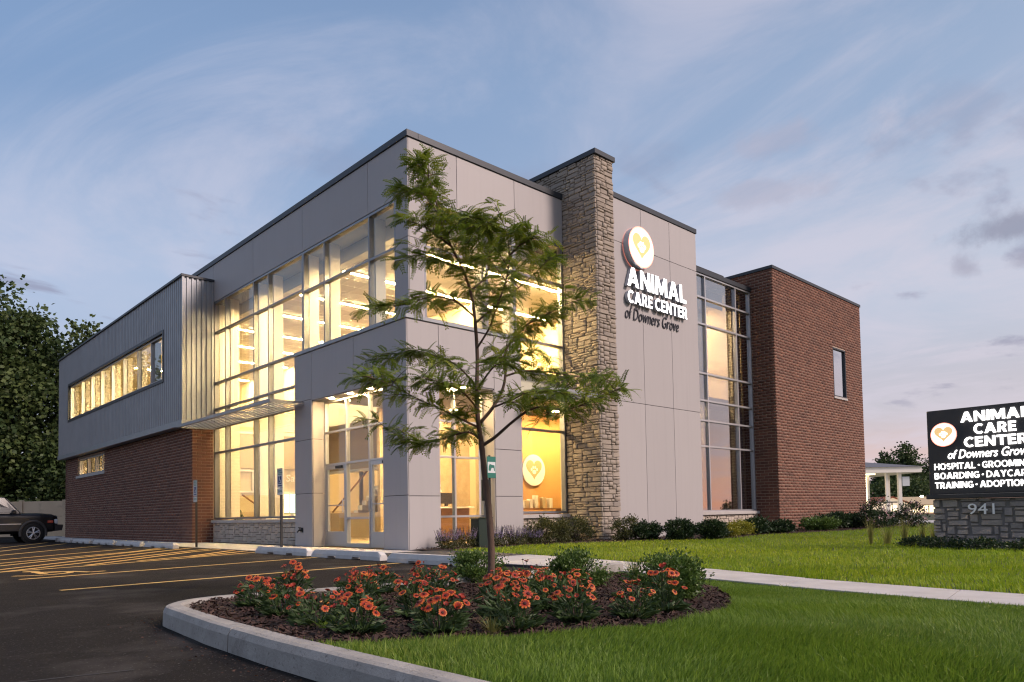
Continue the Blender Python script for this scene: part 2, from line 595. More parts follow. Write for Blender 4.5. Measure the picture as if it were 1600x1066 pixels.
M['dark_shrub'] = material('dark_shrub_leaf', (.02, .05, .015), .45, tint=[(.012, .030, .012), (.032, .062, .018), (.02, .042, .014)], translucent=.2, spec=.4)
M['olive_shrub'] = material('olive_shrub_leaf', (.06, .07, .02), .5, tint=[(.030, .045, .014), (.085, .088, .022), (.055, .066, .02)], translucent=.25)
M['gold_shrub'] = material('golden_shrub_leaf', (.3, .28, .03), .5, tint=[(.20, .22, .02), (.34, .31, .03), (.25, .25, .025)], translucent=.3)
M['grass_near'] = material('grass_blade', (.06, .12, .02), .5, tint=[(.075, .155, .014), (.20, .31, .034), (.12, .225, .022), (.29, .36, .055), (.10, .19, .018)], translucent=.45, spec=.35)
M['grass_far'] = material('sunlit_grass_blade', (.12, .18, .02), .5, tint=[(.16, .27, .014), (.29, .40, .026), (.20, .33, .018), (.38, .44, .038), (.18, .29, .016)], translucent=.48, spec=.3)  # paler copy of the near grass, the lawn's brighter light put into its colour
M['mulch_soil'] = material('mulch_soil', (.022, .013, .010), .95, color2=(.04, .024, .017), nscale=20, bump=.8, bscale=60)
M['mulch'] = material('bark_mulch', (.05, .03, .02), .9, tint=[(.020, .010, .008), (.068, .032, .022), (.036, .018, .013), (.085, .046, .034), (.027, .014, .010)])
M['flower_leaf'] = material('flower_foliage', (.05, .09, .03), .5, tint=[(.025, .055, .016), (.06, .105, .03), (.04, .075, .022)], translucent=.25)
M['petal_red'] = material('petal_crimson', (.30, .022, .012), .55, color2=(.42, .05, .018), nscale=40, translucent=.2)
M['petal_orange'] = material('petal_orange', (.62, .14, .02), .55, tint=[(.42, .045, .010), (.68, .17, .022), (.52, .085, .013), (.76, .26, .04), (.46, .06, .011)], translucent=.2)
M['disc_dark'] = material('flower_disc', (.055, .010, .008), .8)
M['lavender'] = material('lavender_bloom', (.25, .2, .4), .7, tint=[(.16, .12, .28), (.34, .28, .50), (.24, .19, .38)], translucent=.2)
M['straw'] = material('ornamental_grass', (.2, .2, .06), .6, tint=[(.12, .15, .03), (.26, .24, .07), (.18, .19, .045)], translucent=.3)
M['tan_wall'] = material('precast_fence_concrete', (.58, .44, .30), .88, color2=(.66, .52, .36), nscale=1.4, bump=.3, bscale=25, wear=((.40, .31, .22), 1.1, .58, .78))

# ------------------------------------------------------------------ ground, parking lot, walkway, kerb, lawns
def sheet(name, poly, z, mat, kind='structure'):
    mb = MB()
    mb.add([(p[0], p[1], z) for p in poly], [tuple(range(len(poly)))])
    o = mb.build(name, mat)
    o['kind'] = kind
    return o


sheet('ground', [(-900, -900), (900, -900), (900, 900), (-900, 900)], -.06, M['ground'])
lot = sheet('parking_lot', [(-60, -60), (-2.9, -60), (-2.9, -13), (-1.9, -9), (-1.9, 34.5), (-2.0, 60), (-60, 60)], 0.0, M['asphalt'])


def stripe(pts, w=.10, z=.004):
    mb = MB()
    for a, b in zip(pts[:-1], pts[1:]):
        a, b = Vector((a[0], a[1], 0)), Vector((b[0], b[1], 0))
        d = (b - a).normalized()
        n = Vector((-d.y, d.x, 0)) * w / 2
        mb.add([(q.x, q.y, z) for q in (a - n, b - n, b + n, a + n)], [(0, 1, 2, 3)])
    return mb


for pts in ([(-7.79, -4.01), (-2.75, -3.56)], [(-7.79, -1.55), (-2.5, -.47)]):
    stripe(pts, .11).build('painted_line', M['paint'], lot)
stripe([(-11.0, -.6), (-7.7, .62), (-6.4, 1.07), (-4.15, 2.12), (-3.01, 2.7), (-2.29, 3.01)], .11).build('painted_line', M['paint'], lot)
for pts in ([(-7.6, 1.34), (-2.22, 7.61)], [(-7.15, 1.16), (-2.93, 5.61), (-2.1, 6.3)], [(-6.32, 1.24), (-3.2, 4.83), (-2.1, 5.7)], [(-5.27, 1.85), (-4.05, 2.6), (-2.1, 4.8)],
            [(-4.09, 2.32), (-2.15, 3.95)], [(-7.4, 2.72), (-2.76, 7.95)], [(-7.25, 3.78), (-3.85, 6.9), (-2.81, 8.47)], [(-7.0, 5.49), (-3.4, 9.1)],
            [(-6.61, 8.24), (-3.2, 13.0)], [(-6.14, 11.49), (-3.3, 17.4)], [(-5.67, 14.77), (-3.4, 20.0)]):
    a, b = Vector(pts[0]), Vector(pts[1])
    e = a + (a - b).normalized() * 5.0
    if pts[0][0] < -6.9 or pts[0][1] > 8:
        pts = [tuple(e)] + list(pts)
    stripe(pts, .12, .008).build('painted_line', M['paint'], lot)
# wheelchair mark on the stall
wc = MB()
cx0, cy0 = -7.36, -.46
ring = [(cx0 + .42 * math.cos(t), cy0 + .42 * math.sin(t) * .95) for t in np.linspace(math.radians(-150), math.radians(95), 18)]
for mbs in (stripe(ring, .10), stripe([(cx0 + .05, cy0 - .1), (cx0 + .05, cy0 + .55)], .12, .0045), stripe([(cx0 + .05, cy0 + .15), (cx0 + .45, cy0 + .15), (cx0 + .62, cy0 - .35), (cx0 + .85, cy0 - .3)], .11, .005)):
    wc.add(mbs.v, mbs.f)
wc.disc((cx0 + .02, cy0 + .72, .0048), (1, 0, 0), (0, 1, 0), .12, .12, 14)
wc.build('painted_wheelchair_symbol', M['paint'], lot)
# oil spots / patch seams come from the material; a sealed crack as real shallow bead
stripe([(-16, -9.0), (-13, -9.4), (-10.6, -9.2), (-8.6, -9.7)], .02, .003).build('crack_seal', M['joint'], lot)

# walkway slabs: along the side wall, round the corner and off to the street
FAR = [(-.30, -1.05), (-.05, -1.5), (-.15, -3.0), (-.43, -5.03), (-1.03, -7.32), (-2.27, -10.74), (-2.55, -12.47), (-3.1, -16.0), (-3.5, -20)]
NEAR = [(-2.2, -1.05), (-2.2, -1.5), (-2.25, -3.0), (-2.25, -5.2), (-2.3, -7.6), (-3.15, -11.12), (-3.38, -12.65), (-4.0, -16.0), (-4.4, -20)]


def along(poly, n):
    pts = [Vector(p) for p in poly]
    ln = [0]
    for a, b in zip(pts[:-1], pts[1:]):
        ln.append(ln[-1] + (b - a).length)
    out = []
    for i in range(n + 1):
        t = ln[-1] * i / n
        k = max(j for j in range(len(ln) - 1) if ln[j] <= t + 1e-9)
        u = (t - ln[k]) / (ln[k + 1] - ln[k])
        out.append(pts[k].lerp(pts[k + 1], u))
    return out


walk = MB()
walk.prism([(p[0] + .01, p[1]) for p in FAR] + [(p[0] - .01, p[1]) for p in NEAR[::-1]], -.05, .036)
walk.box(-2.19, -.31, -1.05, 34.4, -.05, .012)
walk = walk.build('walkway', M['joint'])
walk['kind'] = 'structure'
fa, na = along(FAR, 12), along(NEAR, 12)
for i in range(12):
    a, b, c, d = fa[i], fa[i + 1], na[i + 1], na[i]
    ctr = (a + b + c + d) / 4
    q = [ctr + (p - ctr) * (1 - .006 / max((p - ctr).length, .1) * 1.0) for p in (a, b, c, d)]
    MB().prism([tuple(p) for p in q], -.02, (.046 if i > 3 else .022 + .006 * i) + .002 * (i % 3)).build('slab', M['concrete'], walk)
yy = -1.04
k = 0
while yy < 34:
    y2 = min(yy + 1.9, 34.35)
    MB().box(-2.185, -.32, yy + .007, y2 - .007, -.02, .021 + .002 * (k % 2)).build('slab', M['concrete'], walk)
    yy, k = y2, k + 1

# kerb round the planting island: rounded nose
def kerb_path():
    pts = [(-8.0, -24.0), (-7.98, -12.0), (-7.99, -10.2), (-7.96, -9.2), (-7.90, -8.45)]
    # quarter round to the far side
    for t in np.linspace(0, 1, 9)[1:]:
        a = math.pi - t * math.pi * .5
        pts.append((-7.33 + .55 * math.cos(a), -8.20 + .54 * math.sin(a)))
    pts += [(-6.5, -7.82), (-5.55, -7.99), (-4.3, -8.06), (-3.2, -8.02), (-2.35, -7.98)]
    return pts


KP = kerb_path()
PROF = [(-.078, -.06), (-.072, .10), (-.052, .138), (-.025, .147), (.05, .148), (.07, .13), (.07, -.06)]      # (outward = negative)


def sweep(path, prof):
    pts = [Vector((p[0], p[1], 0)) for p in path]
    n = len(prof)
    vs, fs = [], []
    for i, p in enumerate(pts):
        d = (pts[min(i + 1, len(pts) - 1)] - pts[max(i - 1, 0)]).normalized()
        o = Vector((d.y, -d.x, 0))          # right-hand side = inside of the island
        for a, z in prof:
            vs.append((p + o * a) + Vector((0, 0, z)))
    for i in range(len(pts) - 1):
        for k in range(n):
            k2 = (k + 1) % n
            fs.append((i * n + k, (i + 1) * n + k, (i + 1) * n + k2, i * n + k2))
    fs.append(tuple(range(n)))
    fs.append(tuple((len(pts) - 1) * n + k for k in range(n - 1, -1, -1)))
    return MB().add(vs, fs)


# cut the kerb into cast lengths with open joints
seg = []
dense = []
for a, b in zip(KP[:-1], KP[1:]):
    m = max(1, int((Vector(a) - Vector(b)).length / .12))
    for j in range(m):
        dense.append(tuple(Vector(a).lerp(Vector(b), j / m)))
dense.append(KP[-1])
kerb = empty('kerb', (-8.0, -8.0, 0))
kerb['kind'] = 'structure'
kerb['label'] = 'pale concrete kerb curving round the flower bed'
cum, cur, pieces = 0.0, [dense[0]], []
for a, b in zip(dense[:-1], dense[1:]):
    cum += (Vector(a) - Vector(b)).length
    cur.append(b)
    if cum > 2.35:
        pieces.append(cur)
        d = (Vector(b) - Vector(a)).normalized()
        cur = [tuple(Vector(b) + d * .016)]
        cum = 0
if len(cur) > 1:
    pieces.append(cur)
for pc in pieces:
    sweep([(p[0] + NP.normal(0, .0012), p[1] + NP.normal(0, .0012)) for p in pc], PROF).build('kerb_stone', M['kerb'], kerb)


def lawn_z(x):
    return float(np.interp(x, [-8, -2.4], [.115, .008]))


# island: soil of the bed and of the near lawn, inside the kerb, up to the walkway
BED = [(-7.93, -10.45), (-7.94, -10.2), (-7.91, -9.2), (-7.84, -8.4), (-7.7, -8.0), (-7.4, -7.72), (-6.9, -7.78), (-6.4, -7.88), (-5.5, -8.04), (-4.3, -8.11), (-3.3, -8.07), (-2.75, -8.25),
       (-2.85, -9.0), (-3.2, -9.75), (-3.7, -10.25), (-4.3, -10.75), (-4.85, -11.1), (-5.5, -11.3), (-6.1, -11.32), (-6.6, -11.15), (-7.1, -10.98), (-7.55, -10.75)]
mb = MB()
mb.add([(p[0], p[1], lawn_z(p[0]) + .012) for p in BED], [tuple(range(len(BED)))])
bed = mb.build('planting_bed', M['mulch_soil'])
bed['kind'] = 'structure'
NEARLAWN = [(-7.95, -24), (-7.93, -12), (-7.94, -10.2), (-7.91, -9.2), (-7.82, -8.4), (-7.4, -7.75), (-6.4, -7.9), (-5.5, -8.06), (-4.3, -8.13), (-2.4, -8.03)] + \
           [(p[0] - .0, p[1]) for p in NEAR[5:]] + [(-4.0, -24)]
mb = MB()
mb.add([(p[0], p[1], lawn_z(p[0])) for p in NEARLAWN], [tuple(range(len(NEARLAWN)))])
ln = mb.build('lawn', M['soil'])
ln['kind'] = 'structure'
FARLAWN = [(p[0] + .01, p[1]) for p in FAR[1:]] + [ (24, -20), (27.5, -3), (27.5, 3.0), (24.0, 3.0), (24.0, -.2), (0.1, -.2)]
sheet('lawn', FARLAWN, .028, M['soil'])
# mulch strip along the front wall
WALLBED = [(-.24, -.34), (-.26, -.95), (-.02, -1.4), (1.2, -1.6), (2.4, -1.35), (3.2, -1.5), (4.6, -2.1), (5.8, -2.75), (6.9, -3.75), (8.0, -3.72), (10.2, -3.25), (13.6, -3.9), (15.5, -3.9), (24.3, -3.2), (24.3, -.5), (11, -.5), (5, -.2), (3, -.2)]
mb = MB()
mb.add([(p[0], p[1], .042) for p in WALLBED], [tuple(range(len(WALLBED)))])
mb.build('planting_bed', M['mulch_soil'])['kind'] = 'structure'


def inside(poly, x, y):
    poly = np.asarray([(p[0], p[1]) for p in poly], float)
    r = np.zeros(len(x), bool)
    j = len(poly) - 1
    for i in range(len(poly)):
        xi, yi = poly[i]
        xj, yj = poly[j]
        cond = ((yi > y) != (yj > y)) & (x < (xj - xi) * (y - yi) / (yj - yi + 1e-12) + xi)
        r ^= cond
        j = i
    return r


# ------------------------------------------------------------------ grass (nobody could count it)
def grass(name, xs, ys, zs, hmin, hmax, w, mat, label, lean=.45, tips=None):
    n = len(xs)
    ang = NP.uniform(0, 2 * np.pi, n)
    # neighbouring blades lean together: tufts and mowing swirls
    flow = np.sin(xs * 2.1 + 1.3 * np.sin(ys * 1.7)) * 1.6 + np.cos(ys * 1.4 + xs * .6) * 1.4
    lang = flow + NP.normal(0, .8, n)
    h = NP.uniform(hmin, hmax, n) * (1 + .22 * np.sin(xs * 5.3 + ys * 2.2) * np.sin(ys * 4.1 - xs * 1.7)) * np.where(NP.uniform(0, 1, n) < .012, 1.55, 1.0)
    ll = np.abs(NP.normal(lean, .28, n)) * h
    ca, sa = np.cos(ang), np.sin(ang)
    lx, ly = np.cos(lang) * ll, np.sin(lang) * ll
    wv = w * NP.uniform(.65, 1.25, n)
    v = np.zeros((n, 5, 3))
    v[:, 0] = np.stack([xs - ca * wv / 2, ys - sa * wv / 2, zs], 1)
    v[:, 1] = np.stack([xs + ca * wv / 2, ys + sa * wv / 2, zs], 1)
    mz = zs + h * .58
    v[:, 2] = np.stack([xs + lx * .36 + ca * wv * .42, ys + ly * .36 + sa * wv * .42, mz], 1)
    v[:, 3] = np.stack([xs + lx * .36 - ca * wv * .42, ys + ly * .36 - sa * wv * .42, mz], 1)
    v[:, 4] = np.stack([xs + lx, ys + ly, zs + h * np.sqrt(np.clip(1 - (ll / h) ** 2 * .35, .2, 1))], 1)
    b = np.arange(n) * 5
    quads = np.stack([b, b + 1, b + 2, b + 3], 1)
    tris = np.stack([b + 3, b + 2, b + 4], 1)
    patch = .5 + .5 * np.sin(xs * 1.1 + 2 * np.sin(ys * .8)) * np.cos(ys * 1.3)
    big = .5 + .5 * np.sin(xs * .55 + 1.2 * np.sin(ys * .9 + .5)) * np.cos(ys * .48 - xs * .3)
    h_tint = NP.uniform(0, .8, n) * .58 + patch * .16 + big * .25
    t = np.clip(h_tint, 0, .99)
    me = np_mesh(name, v.reshape(-1, 3), quads, tris, mat, np.repeat(t, 5))
    o = link(name, me)
    tag(o, label, 'grass', kind='stuff')
    return o


n = 520000
xs, ys = NP.uniform(-8.0, -1.9, n), NP.uniform(-14.2, -7.6, n)
keep = inside(NEARLAWN, xs, ys) & ~inside(BED, xs, ys)
d = np.hypot(xs + 9.82, ys + 14.03)
keep &= (NP.uniform(0, 1, n) < np.clip(5.2 / d, .35, 1)) & (d > 1.7)
keep &= (xs < -2.25) | (ys < -8.2)
xs, ys = xs[keep], ys[keep]
zz = np.interp(xs, [-8, -2.4], [.113, .006])
hs_ = np.clip((-2.6 - xs) / 2.2, .55, 1.0)
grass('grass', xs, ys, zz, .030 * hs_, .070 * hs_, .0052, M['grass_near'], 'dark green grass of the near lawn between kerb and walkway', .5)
n = 420000
u = NP.uniform(0, 1, n)
xs, ys = NP.uniform(-2.6, 24, n), NP.uniform(-15, -1.0, n)
keep = inside(FARLAWN, xs, ys) & ~inside(WALLBED, xs, ys)
d = np.hypot(xs + 9.82, ys + 14.03)
keep &= NP.uniform(0, 1, n) < np.clip((9.0 / d) ** 1.6, .06, 1)
# the lawn runs on past the right edge of the view
keep &= (ys + 14.9) > (xs + 9.82) * -.02
xs, ys = xs[keep], ys[keep]
d = np.hypot(xs + 9.82, ys + 14.03)
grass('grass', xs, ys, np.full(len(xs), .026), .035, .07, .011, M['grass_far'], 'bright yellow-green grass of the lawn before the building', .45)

# ------------------------------------------------------------------ bark mulch
def mulch(name, poly, n, zfun, size, label):
    pts = np.asarray(poly)
    xs = NP.uniform(pts[:, 0].min(), pts[:, 0].max(), n)
    ys = NP.uniform(pts[:, 1].min(), pts[:, 1].max(), n)
    k = inside(poly, xs, ys)
    xs, ys = xs[k], ys[k]
    n = len(xs)
    zs = zfun(xs) + NP.uniform(.004, .03, n)
    a = NP.uniform(0, 2 * np.pi, n)
    tl = NP.normal(0, .35, n)
    L_, W_ = size * NP.uniform(.5, 1.6, n), size * NP.uniform(.15, .4, n)
    ux, uy, uz = np.cos(a) * np.cos(tl), np.sin(a) * np.cos(tl), np.sin(tl)
    vx, vy = -np.sin(a), np.cos(a)
    t2 = NP.normal(0, .4, n)
    v = np.zeros((n, 4, 3))
    for i, (su, sv) in enumerate(((-1, -1), (1, -.6), (.9, 1), (-.8, .7))):
        v[:, i, 0] = xs + ux * L_ * su / 2 + vx * W_ * sv / 2
        v[:, i, 1] = ys + uy * L_ * su / 2 + vy * W_ * sv / 2
        v[:, i, 2] = zs + uz * L_ * su / 2 + t2 * W_ * sv / 2
    b = np.arange(n) * 4
    me = np_mesh(name, v.reshape(-1, 3), np.stack([b, b + 1, b + 2, b + 3], 1), None, M['mulch'], np.repeat(NP.uniform(0, 1, n), 4))
    tag(link(name, me), label, 'mulch', kind='stuff')


mulch('bark_mulch', BED, 34000, lambda x: np.interp(x, [-8, -2.4], [.127, .020]), .042, 'dark brown bark mulch of the flower bed')
mulch('bark_mulch', WALLBED, 16000, lambda x: np.full(len(x), .044), .055, 'dark bark mulch under the shrubs along the front wall')

# ------------------------------------------------------------------ the building
BLD = empty('clinic_building', (0, 0, 0), 'two storey clinic with grey metal panels, stone pier, red brick ends and lit windows', 'building')


def pbox(mb, axis, c, u0, u1, z0, z1, d0, d1, mi=0, ch=0.0):
    """A box on a facade plane: depth runs inwards from the face (negative = proud of it)."""
    if axis == 'x':
        return mb.box(c + d0, c + d1, u0, u1, z0, z1, mi, ch)
    return mb.box(u0, u1, c + d0, c + d1, z0, z1, mi, ch)


def panels(parent, axis, c, rects, mat=None, th=.024, gap=.007, name='panel'):
    for (u0, u1, z0, z1) in rects:
        pbox(MB(), axis, c, u0 + gap, u1 - gap, z0 + gap, z1 - gap, 0, th, 0, .0025).build(name, mat or M['panel'], parent)


def window(axis, c, us, zs, fmat=None, gmat=None, fins=True, name='window', w=.06, parent=None, skip=(), label=None, covers=None):
    fmat, gmat = fmat or M['frame'], gmat or M['glass']
    par = parent or BLD
    u0, u1, z0, z1 = us[0], us[-1], zs[0], zs[-1]
    h = w / 2
    mb = MB()
    pbox(mb, axis, c, u0, u0 + w, z0, z1, -.02, .14)
    pbox(mb, axis, c, u1 - w, u1, z0, z1, -.02, .14)
    pbox(mb, axis, c, u0 + w, u1 - w, z1 - w, z1, -.0205, .14)
    pbox(mb, axis, c, u0 + w, u1 - w, z0, z0 + w, -.0205, .14)
    win = mb.build(name, fmat, par)
    if label:
        win['label'] = label
    for u in us[1:-1]:
        m = pbox(MB(), axis, c, u - h, u + h, z0 + w, z1 - w, -.015, .13).build('mullion', fmat, win)
    for z in zs[1:-1]:
        pbox(MB(), axis, c, u0 + w, u1 - w, z - h, z + h, -.010, .12).build('transom', fmat, win)
    if fins:
        for u in (us[1:] if axis == 'x' else us[:-1]):
            s = -.02 if u == us[-1] else (.02 if u == us[0] else 0)
            pbox(MB(), axis, c, u - .055 + s, u + .055 + s, z0 + .02, z1 - .02, .145, .145 + (covers or .30)).build('mullion_cover', M['white_in'], win)
    for i in range(len(us) - 1):
        for j in range(len(zs) - 1):
            if (i, j) in skip:
                continue
            pbox(MB(), axis, c, us[i] + h * .8, us[i + 1] - h * .8, zs[j] + h * .8, zs[j + 1] - h * .8, .05, .058).build('pane', gmat, win)
    return win


# ---- bricks
def brick_rects(u0, u1, z0, z1, ch=.1045, bl=.313, holes=(), off=0.0):
    out = []
    g = .0155
    row = 0
    z = z0
    while z < z1 - .02:
        zt = min(z + ch, z1)
        u = u0 - (off + (bl / 2 if row % 2 else 0)) % bl
        while u < u1 - .01:
            a, b = max(u, u0), min(u + bl, u1)
            segs = [(a, b)]
            for (h0, h1, k0, k1) in holes:
                if zt > k0 + .01 and z < k1 - .01:
                    ns = []
                    for (p, q) in segs:
                        if q <= h0 or p >= h1:
                            ns.append((p, q))
                        else:
                            if p < h0:
                                ns.append((p, h0))
                            if q > h1:
                                ns.append((h1, q))
                    segs = ns
            for (p, q) in segs:
                if q - p > .03:
                    out.append((p + g / 2, q - g / 2, z + g / 2, zt - g / 2))
            u += bl
        z, row = zt, row + 1
    return out


def unit_brick():
    # front face at depth 0 with tiny chamfer, body to depth 1
    e = .04
    v = [(0, 0, 1), (1, 0, 1), (1, 1, 1), (0, 1, 1), (0, 0, .25), (1, 0, .25), (1, 1, .25), (0, 1, .25), (.012, e, 0), (.988, e, 0), (.988, 1 - e, 0), (.012, 1 - e, 0)]
    f = [(8, 9, 10, 11), (4, 5, 9, 8), (5, 6, 10, 9), (6, 7, 11, 10), (7, 4, 8, 11), (0, 1, 5, 4), (1, 2, 6, 5), (2, 3, 7, 6), (3, 0, 4, 7)]
    return np.array(v, float), f


UB_V, UB_F = unit_brick()


def place(axis, c, U, Z, D):
    """facade coordinates -> world"""
    if axis == 'x':
        return np.stack([c + D, U, Z], -1)
    return np.stack([U, c + D, Z], -1)


def flip(f, axis):
    return [tuple(reversed(q)) for q in f] if axis == 'x' else f


def pieces_joined(name, axis, c, rects, depth, proud, mat, parent, vf, jitter=0.004, seed=0):
    rg = np.random.default_rng(seed + 5)
    V, quads, tint = [], [], []
    b = 0
    for i, (u0, u1, z0, z1) in enumerate(rects):
        v, f = vf[i % len(vf)]
        j = rg.normal(0, jitter)
        P = place(axis, c, u0 + v[:, 0] * (u1 - u0), z0 + v[:, 1] * (z1 - z0), -proud + j + v[:, 2] * depth)
        V.append(P)
        for q in flip(f, axis):
            quads.append([b + k for k in q])
        tint.append(np.full(len(v), rg.uniform(0, 1)))
        b += len(v)
    if not V:
        return None
    me = np_mesh(name, np.concatenate(V), np.array(quads), None, mat, np.concatenate(tint))
    o = link(name, me, parent)
    o['kind'] = 'stuff'
    return o


def pieces_single(name, axis, c, rects, depth, proud, mat, parent, vf, jitter=0.004, seed=0):
    """One object per piece; the unit mesh is shared and stretched to each piece's size."""
    rg = np.random.default_rng(seed + 9)
    meshes = []
    for v, f in vf:
        P = place(axis, 0, v[:, 0], v[:, 1], v[:, 2])
        mb = MB()
        mb.add([tuple(p) for p in P], flip(f, axis))
        meshes.append(mb.mesh(name, mat))
    for i, (u0, u1, z0, z1) in enumerate(rects):
        o = bpy.data.objects.new(name, meshes[i % len(meshes)])
        COL.objects.link(o)
        attach(o, parent)
        d = c - proud + rg.normal(0, jitter)
        if axis == 'x':
            o.location, o.scale = (d, u0, z0), (depth, u1 - u0, z1 - z0)
        else:
            o.location, o.scale = (u0, d, z0), (u1 - u0, depth, z1 - z0)


def unit_stone(seed, bulge=.34, round_=.025):
    """Rough-faced block in the unit cube: 4 x 4 front grid with ragged depth, sides to the back."""
    rg = np.random.default_rng(seed)
    v, idx = [], {}
    ticks = [0, .12, .88, 1]
    for j, b in enumerate(ticks):
        for i, a in enumerate(ticks):
            edge = i in (0, 3) or j in (0, 3)
            corner = i in (0, 3) and j in (0, 3)
            aa = a + (rg.normal(0, .016) if not edge else rg.uniform(0, round_) * (1 if i == 0 else -1 if i == 3 else 0))
            bb = b + (rg.normal(0, .03) if not edge else rg.uniform(0, round_ * 1.3) * (1 if j == 0 else -1 if j == 3 else 0))
            if corner:
                aa += (.012 if i == 0 else -.012)
                bb += (.03 if j == 0 else -.03)
            d = rg.uniform(.0, .22) if not edge else bulge + rg.uniform(-.06, .12)
            idx[i, j] = len(v)
            v.append((aa, bb, d))
    f = [(idx[i, j], idx[i + 1, j], idx[i + 1, j + 1], idx[i, j + 1]) for j in range(3) for i in range(3)]
    ring = [idx[i, 0] for i in range(4)] + [idx[3, j] for j in range(1, 4)] + [idx[i, 3] for i in (2, 1, 0)] + [idx[0, j] for j in (2, 1)]
    b0 = len(v)
    for k in ring:
        v.append((v[k][0], v[k][1], 1.0))
    n = len(ring)
    f += [(ring[(k + 1) % n], ring[k], b0 + k, b0 + (k + 1) % n) for k in range(n)]
    return np.array(v, float), f


STONES = [unit_stone(s) for s in range(8)]
ROUND_STONES = [unit_stone(40 + s, .5, .06) for s in range(8)]


def stone_rects(u0, u1, z0, z1, cu=.07, cz=.062, seed=1, wmin=2, wmax=6, hs=(1, 2, 2, 2, 3), g=.007):
    rg = random.Random(seed)
    nu, nz = max(1, round((u1 - u0) / cu)), max(1, round((z1 - z0) / cz))
    cu, cz = (u1 - u0) / nu, (z1 - z0) / nz
    used = [[False] * nu for _ in range(nz)]
    out = []
    for j in range(nz):
        for i in range(nu):
            if used[j][i]:
                continue
            w, h = rg.randint(wmin, wmax), rg.choice(hs)
            w, h = min(w, nu - i), min(h, nz - j)
            while w > 1 and any(used[j][i + k] for k in range(w)):
                w -= 1
            if nu - (i + w) == 1 and not used[j][i + w]:
                w += 1
            ok = False
            while h > 1 and any(used[j + q][i + k] for q in range(h) for k in range(w)):
                h -= 1
            for q in range(h):
                for k in range(w):
                    used[j + q][i + k] = True
            a = [u0 + i * cu, u0 + (i + w) * cu, z0 + j * cz, z0 + (j + h) * cz]
            out.append((a[0] + g / 2, a[1] - g / 2, a[2] + g / 2, a[3] - g / 2))
    return out


# ---------------- tower (corner volume)
tw = MB()
tw.box(.03, .28, .03, 16.0, 8.42, 9.76)
tw.box(.28, 5.40, .03, .28, 8.42, 9.76)
tw.box(.03, .48, .03, .45, 5.33, 8.42)
tw.box(.03, .28, 11.86, 16, 4.0, 8.42)
tw.box(.28, 14.5, .28, 29.8, 9.40, 9.60)          # roof
tower = tw.build('tower_wall', M['joint'], BLD)
ys_j = [0.0, 1.74, 5.25, 8.58, 11.86, 13.9, 16.0]
panels(tower, 'x', 0.0, [(a, b, 8.43, 9.77) for a, b in zip(ys_j[:-1], ys_j[1:])])
panels(tower, 'x', 0.0, [(0.0, .53, 5.43, 7.38), (0.0, .53, 7.38, 8.43)])
xs_j = [.024, 1.48, 3.45, 5.33]
panels(tower, 'y', 0.0, [(a, b, 8.43, 9.77) for a, b in zip(xs_j[:-1], xs_j[1:])])
panels(tower, 'y', 0.0, [(.024, .46, 5.43, 7.38), (.024, .46, 7.38, 8.43)])
cp = MB()
cp.box(-.035, .30, -.035, 16.1, 9.77, 9.93, 0, .006)
cp.box(.30, 5.33, -.035, .30, 9.77, 9.93, 0, .006)
cp.build('coping', M['coping'], BLD)

# ---------------- stone pier
SX0, SX1, SY0, SY1, SZ = 5.33, 6.108, -1.254, 1.35, 10.66
core = MB().box(SX0 + .045, SX1 - .045, SY0 + .045, .24, 0, 9.3).box(SX0 + .045, SX1 - .045, SY0 + .045, SY1, 9.3, SZ)
pier = core.build('stone_pier', M['stone_joint'], BLD)
left_r = stone_rects(SY0, .015, 0.0, 9.50, .085, .068, 3, 2, 6, (1, 2, 2, 2, 1, 1)) + stone_rects(SY0, SY1, 9.50, SZ, .085, .068, 5, 2, 6, (1, 2, 2, 2, 1, 1))
front_r = stone_rects(SX0 + .05, SX1, 0.0, SZ, .085, .068, 4, 2, 5, (1, 2, 2, 1, 2))
big = sorted(range(len(left_r) + len(front_r)), key=lambda i: -((lambda r: (r[1] - r[0]) * (r[3] - r[2]))((left_r + front_r)[i])))[:200]
bigs = set(big)
nl = len(left_r)
pieces_single('stone', 'x', SX0, [left_r[i] for i in range(nl) if i in bigs], .075, .022, M['stone'], pier, STONES, .008, 1)
pieces_joined('stone_field', 'x', SX0, [left_r[i] for i in range(nl) if i not in bigs], .075, .022, M['stone'], pier, STONES, .008, 2)
pieces_single('stone', 'y', SY0, [front_r[i] for i in range(len(front_r)) if nl + i in bigs], .075, .022, M['stone'], pier, STONES, .008, 3)
pieces_joined('stone_field', 'y', SY0, [front_r[i] for i in range(len(front_r)) if nl + i not in bigs], .075, .022, M['stone'], pier, STONES, .008, 4)
MB().box(SX0 - .05, SX1 + .05, SY0 - .06, SY1, SZ, SZ + .14, 0, .006).build('coping', M['coping'], BLD)

# ---------------- sign wall: large panels
PX0, PX1, PYF, PZ = 6.09, 10.392, -1.16, 9.74
wl_ = MB().box(PX0, PX1, PYF + .022, PYF + .3, 0.0, PZ).box(PX1 - .3, PX1 - .001, PYF + .3, 2, 0, PZ - .02)
swall = wl_.build('sign_wall', M['joint'], BLD)
cols, rows = [PX0 - .01, 7.48, 8.92, PX1 + .002], [.02, 3.93, 8.50, PZ]
panels(swall, 'y', PYF, [(a, b, c, d) for a, b in zip(cols[:-1], cols[1:]) for c, d in zip(rows[:-1], rows[1:])])
MB().box(PX0, PX1 + .03, PYF - .03, PYF + .32, PZ, PZ + .15, 0, .006).build('coping', M['coping'], BLD)

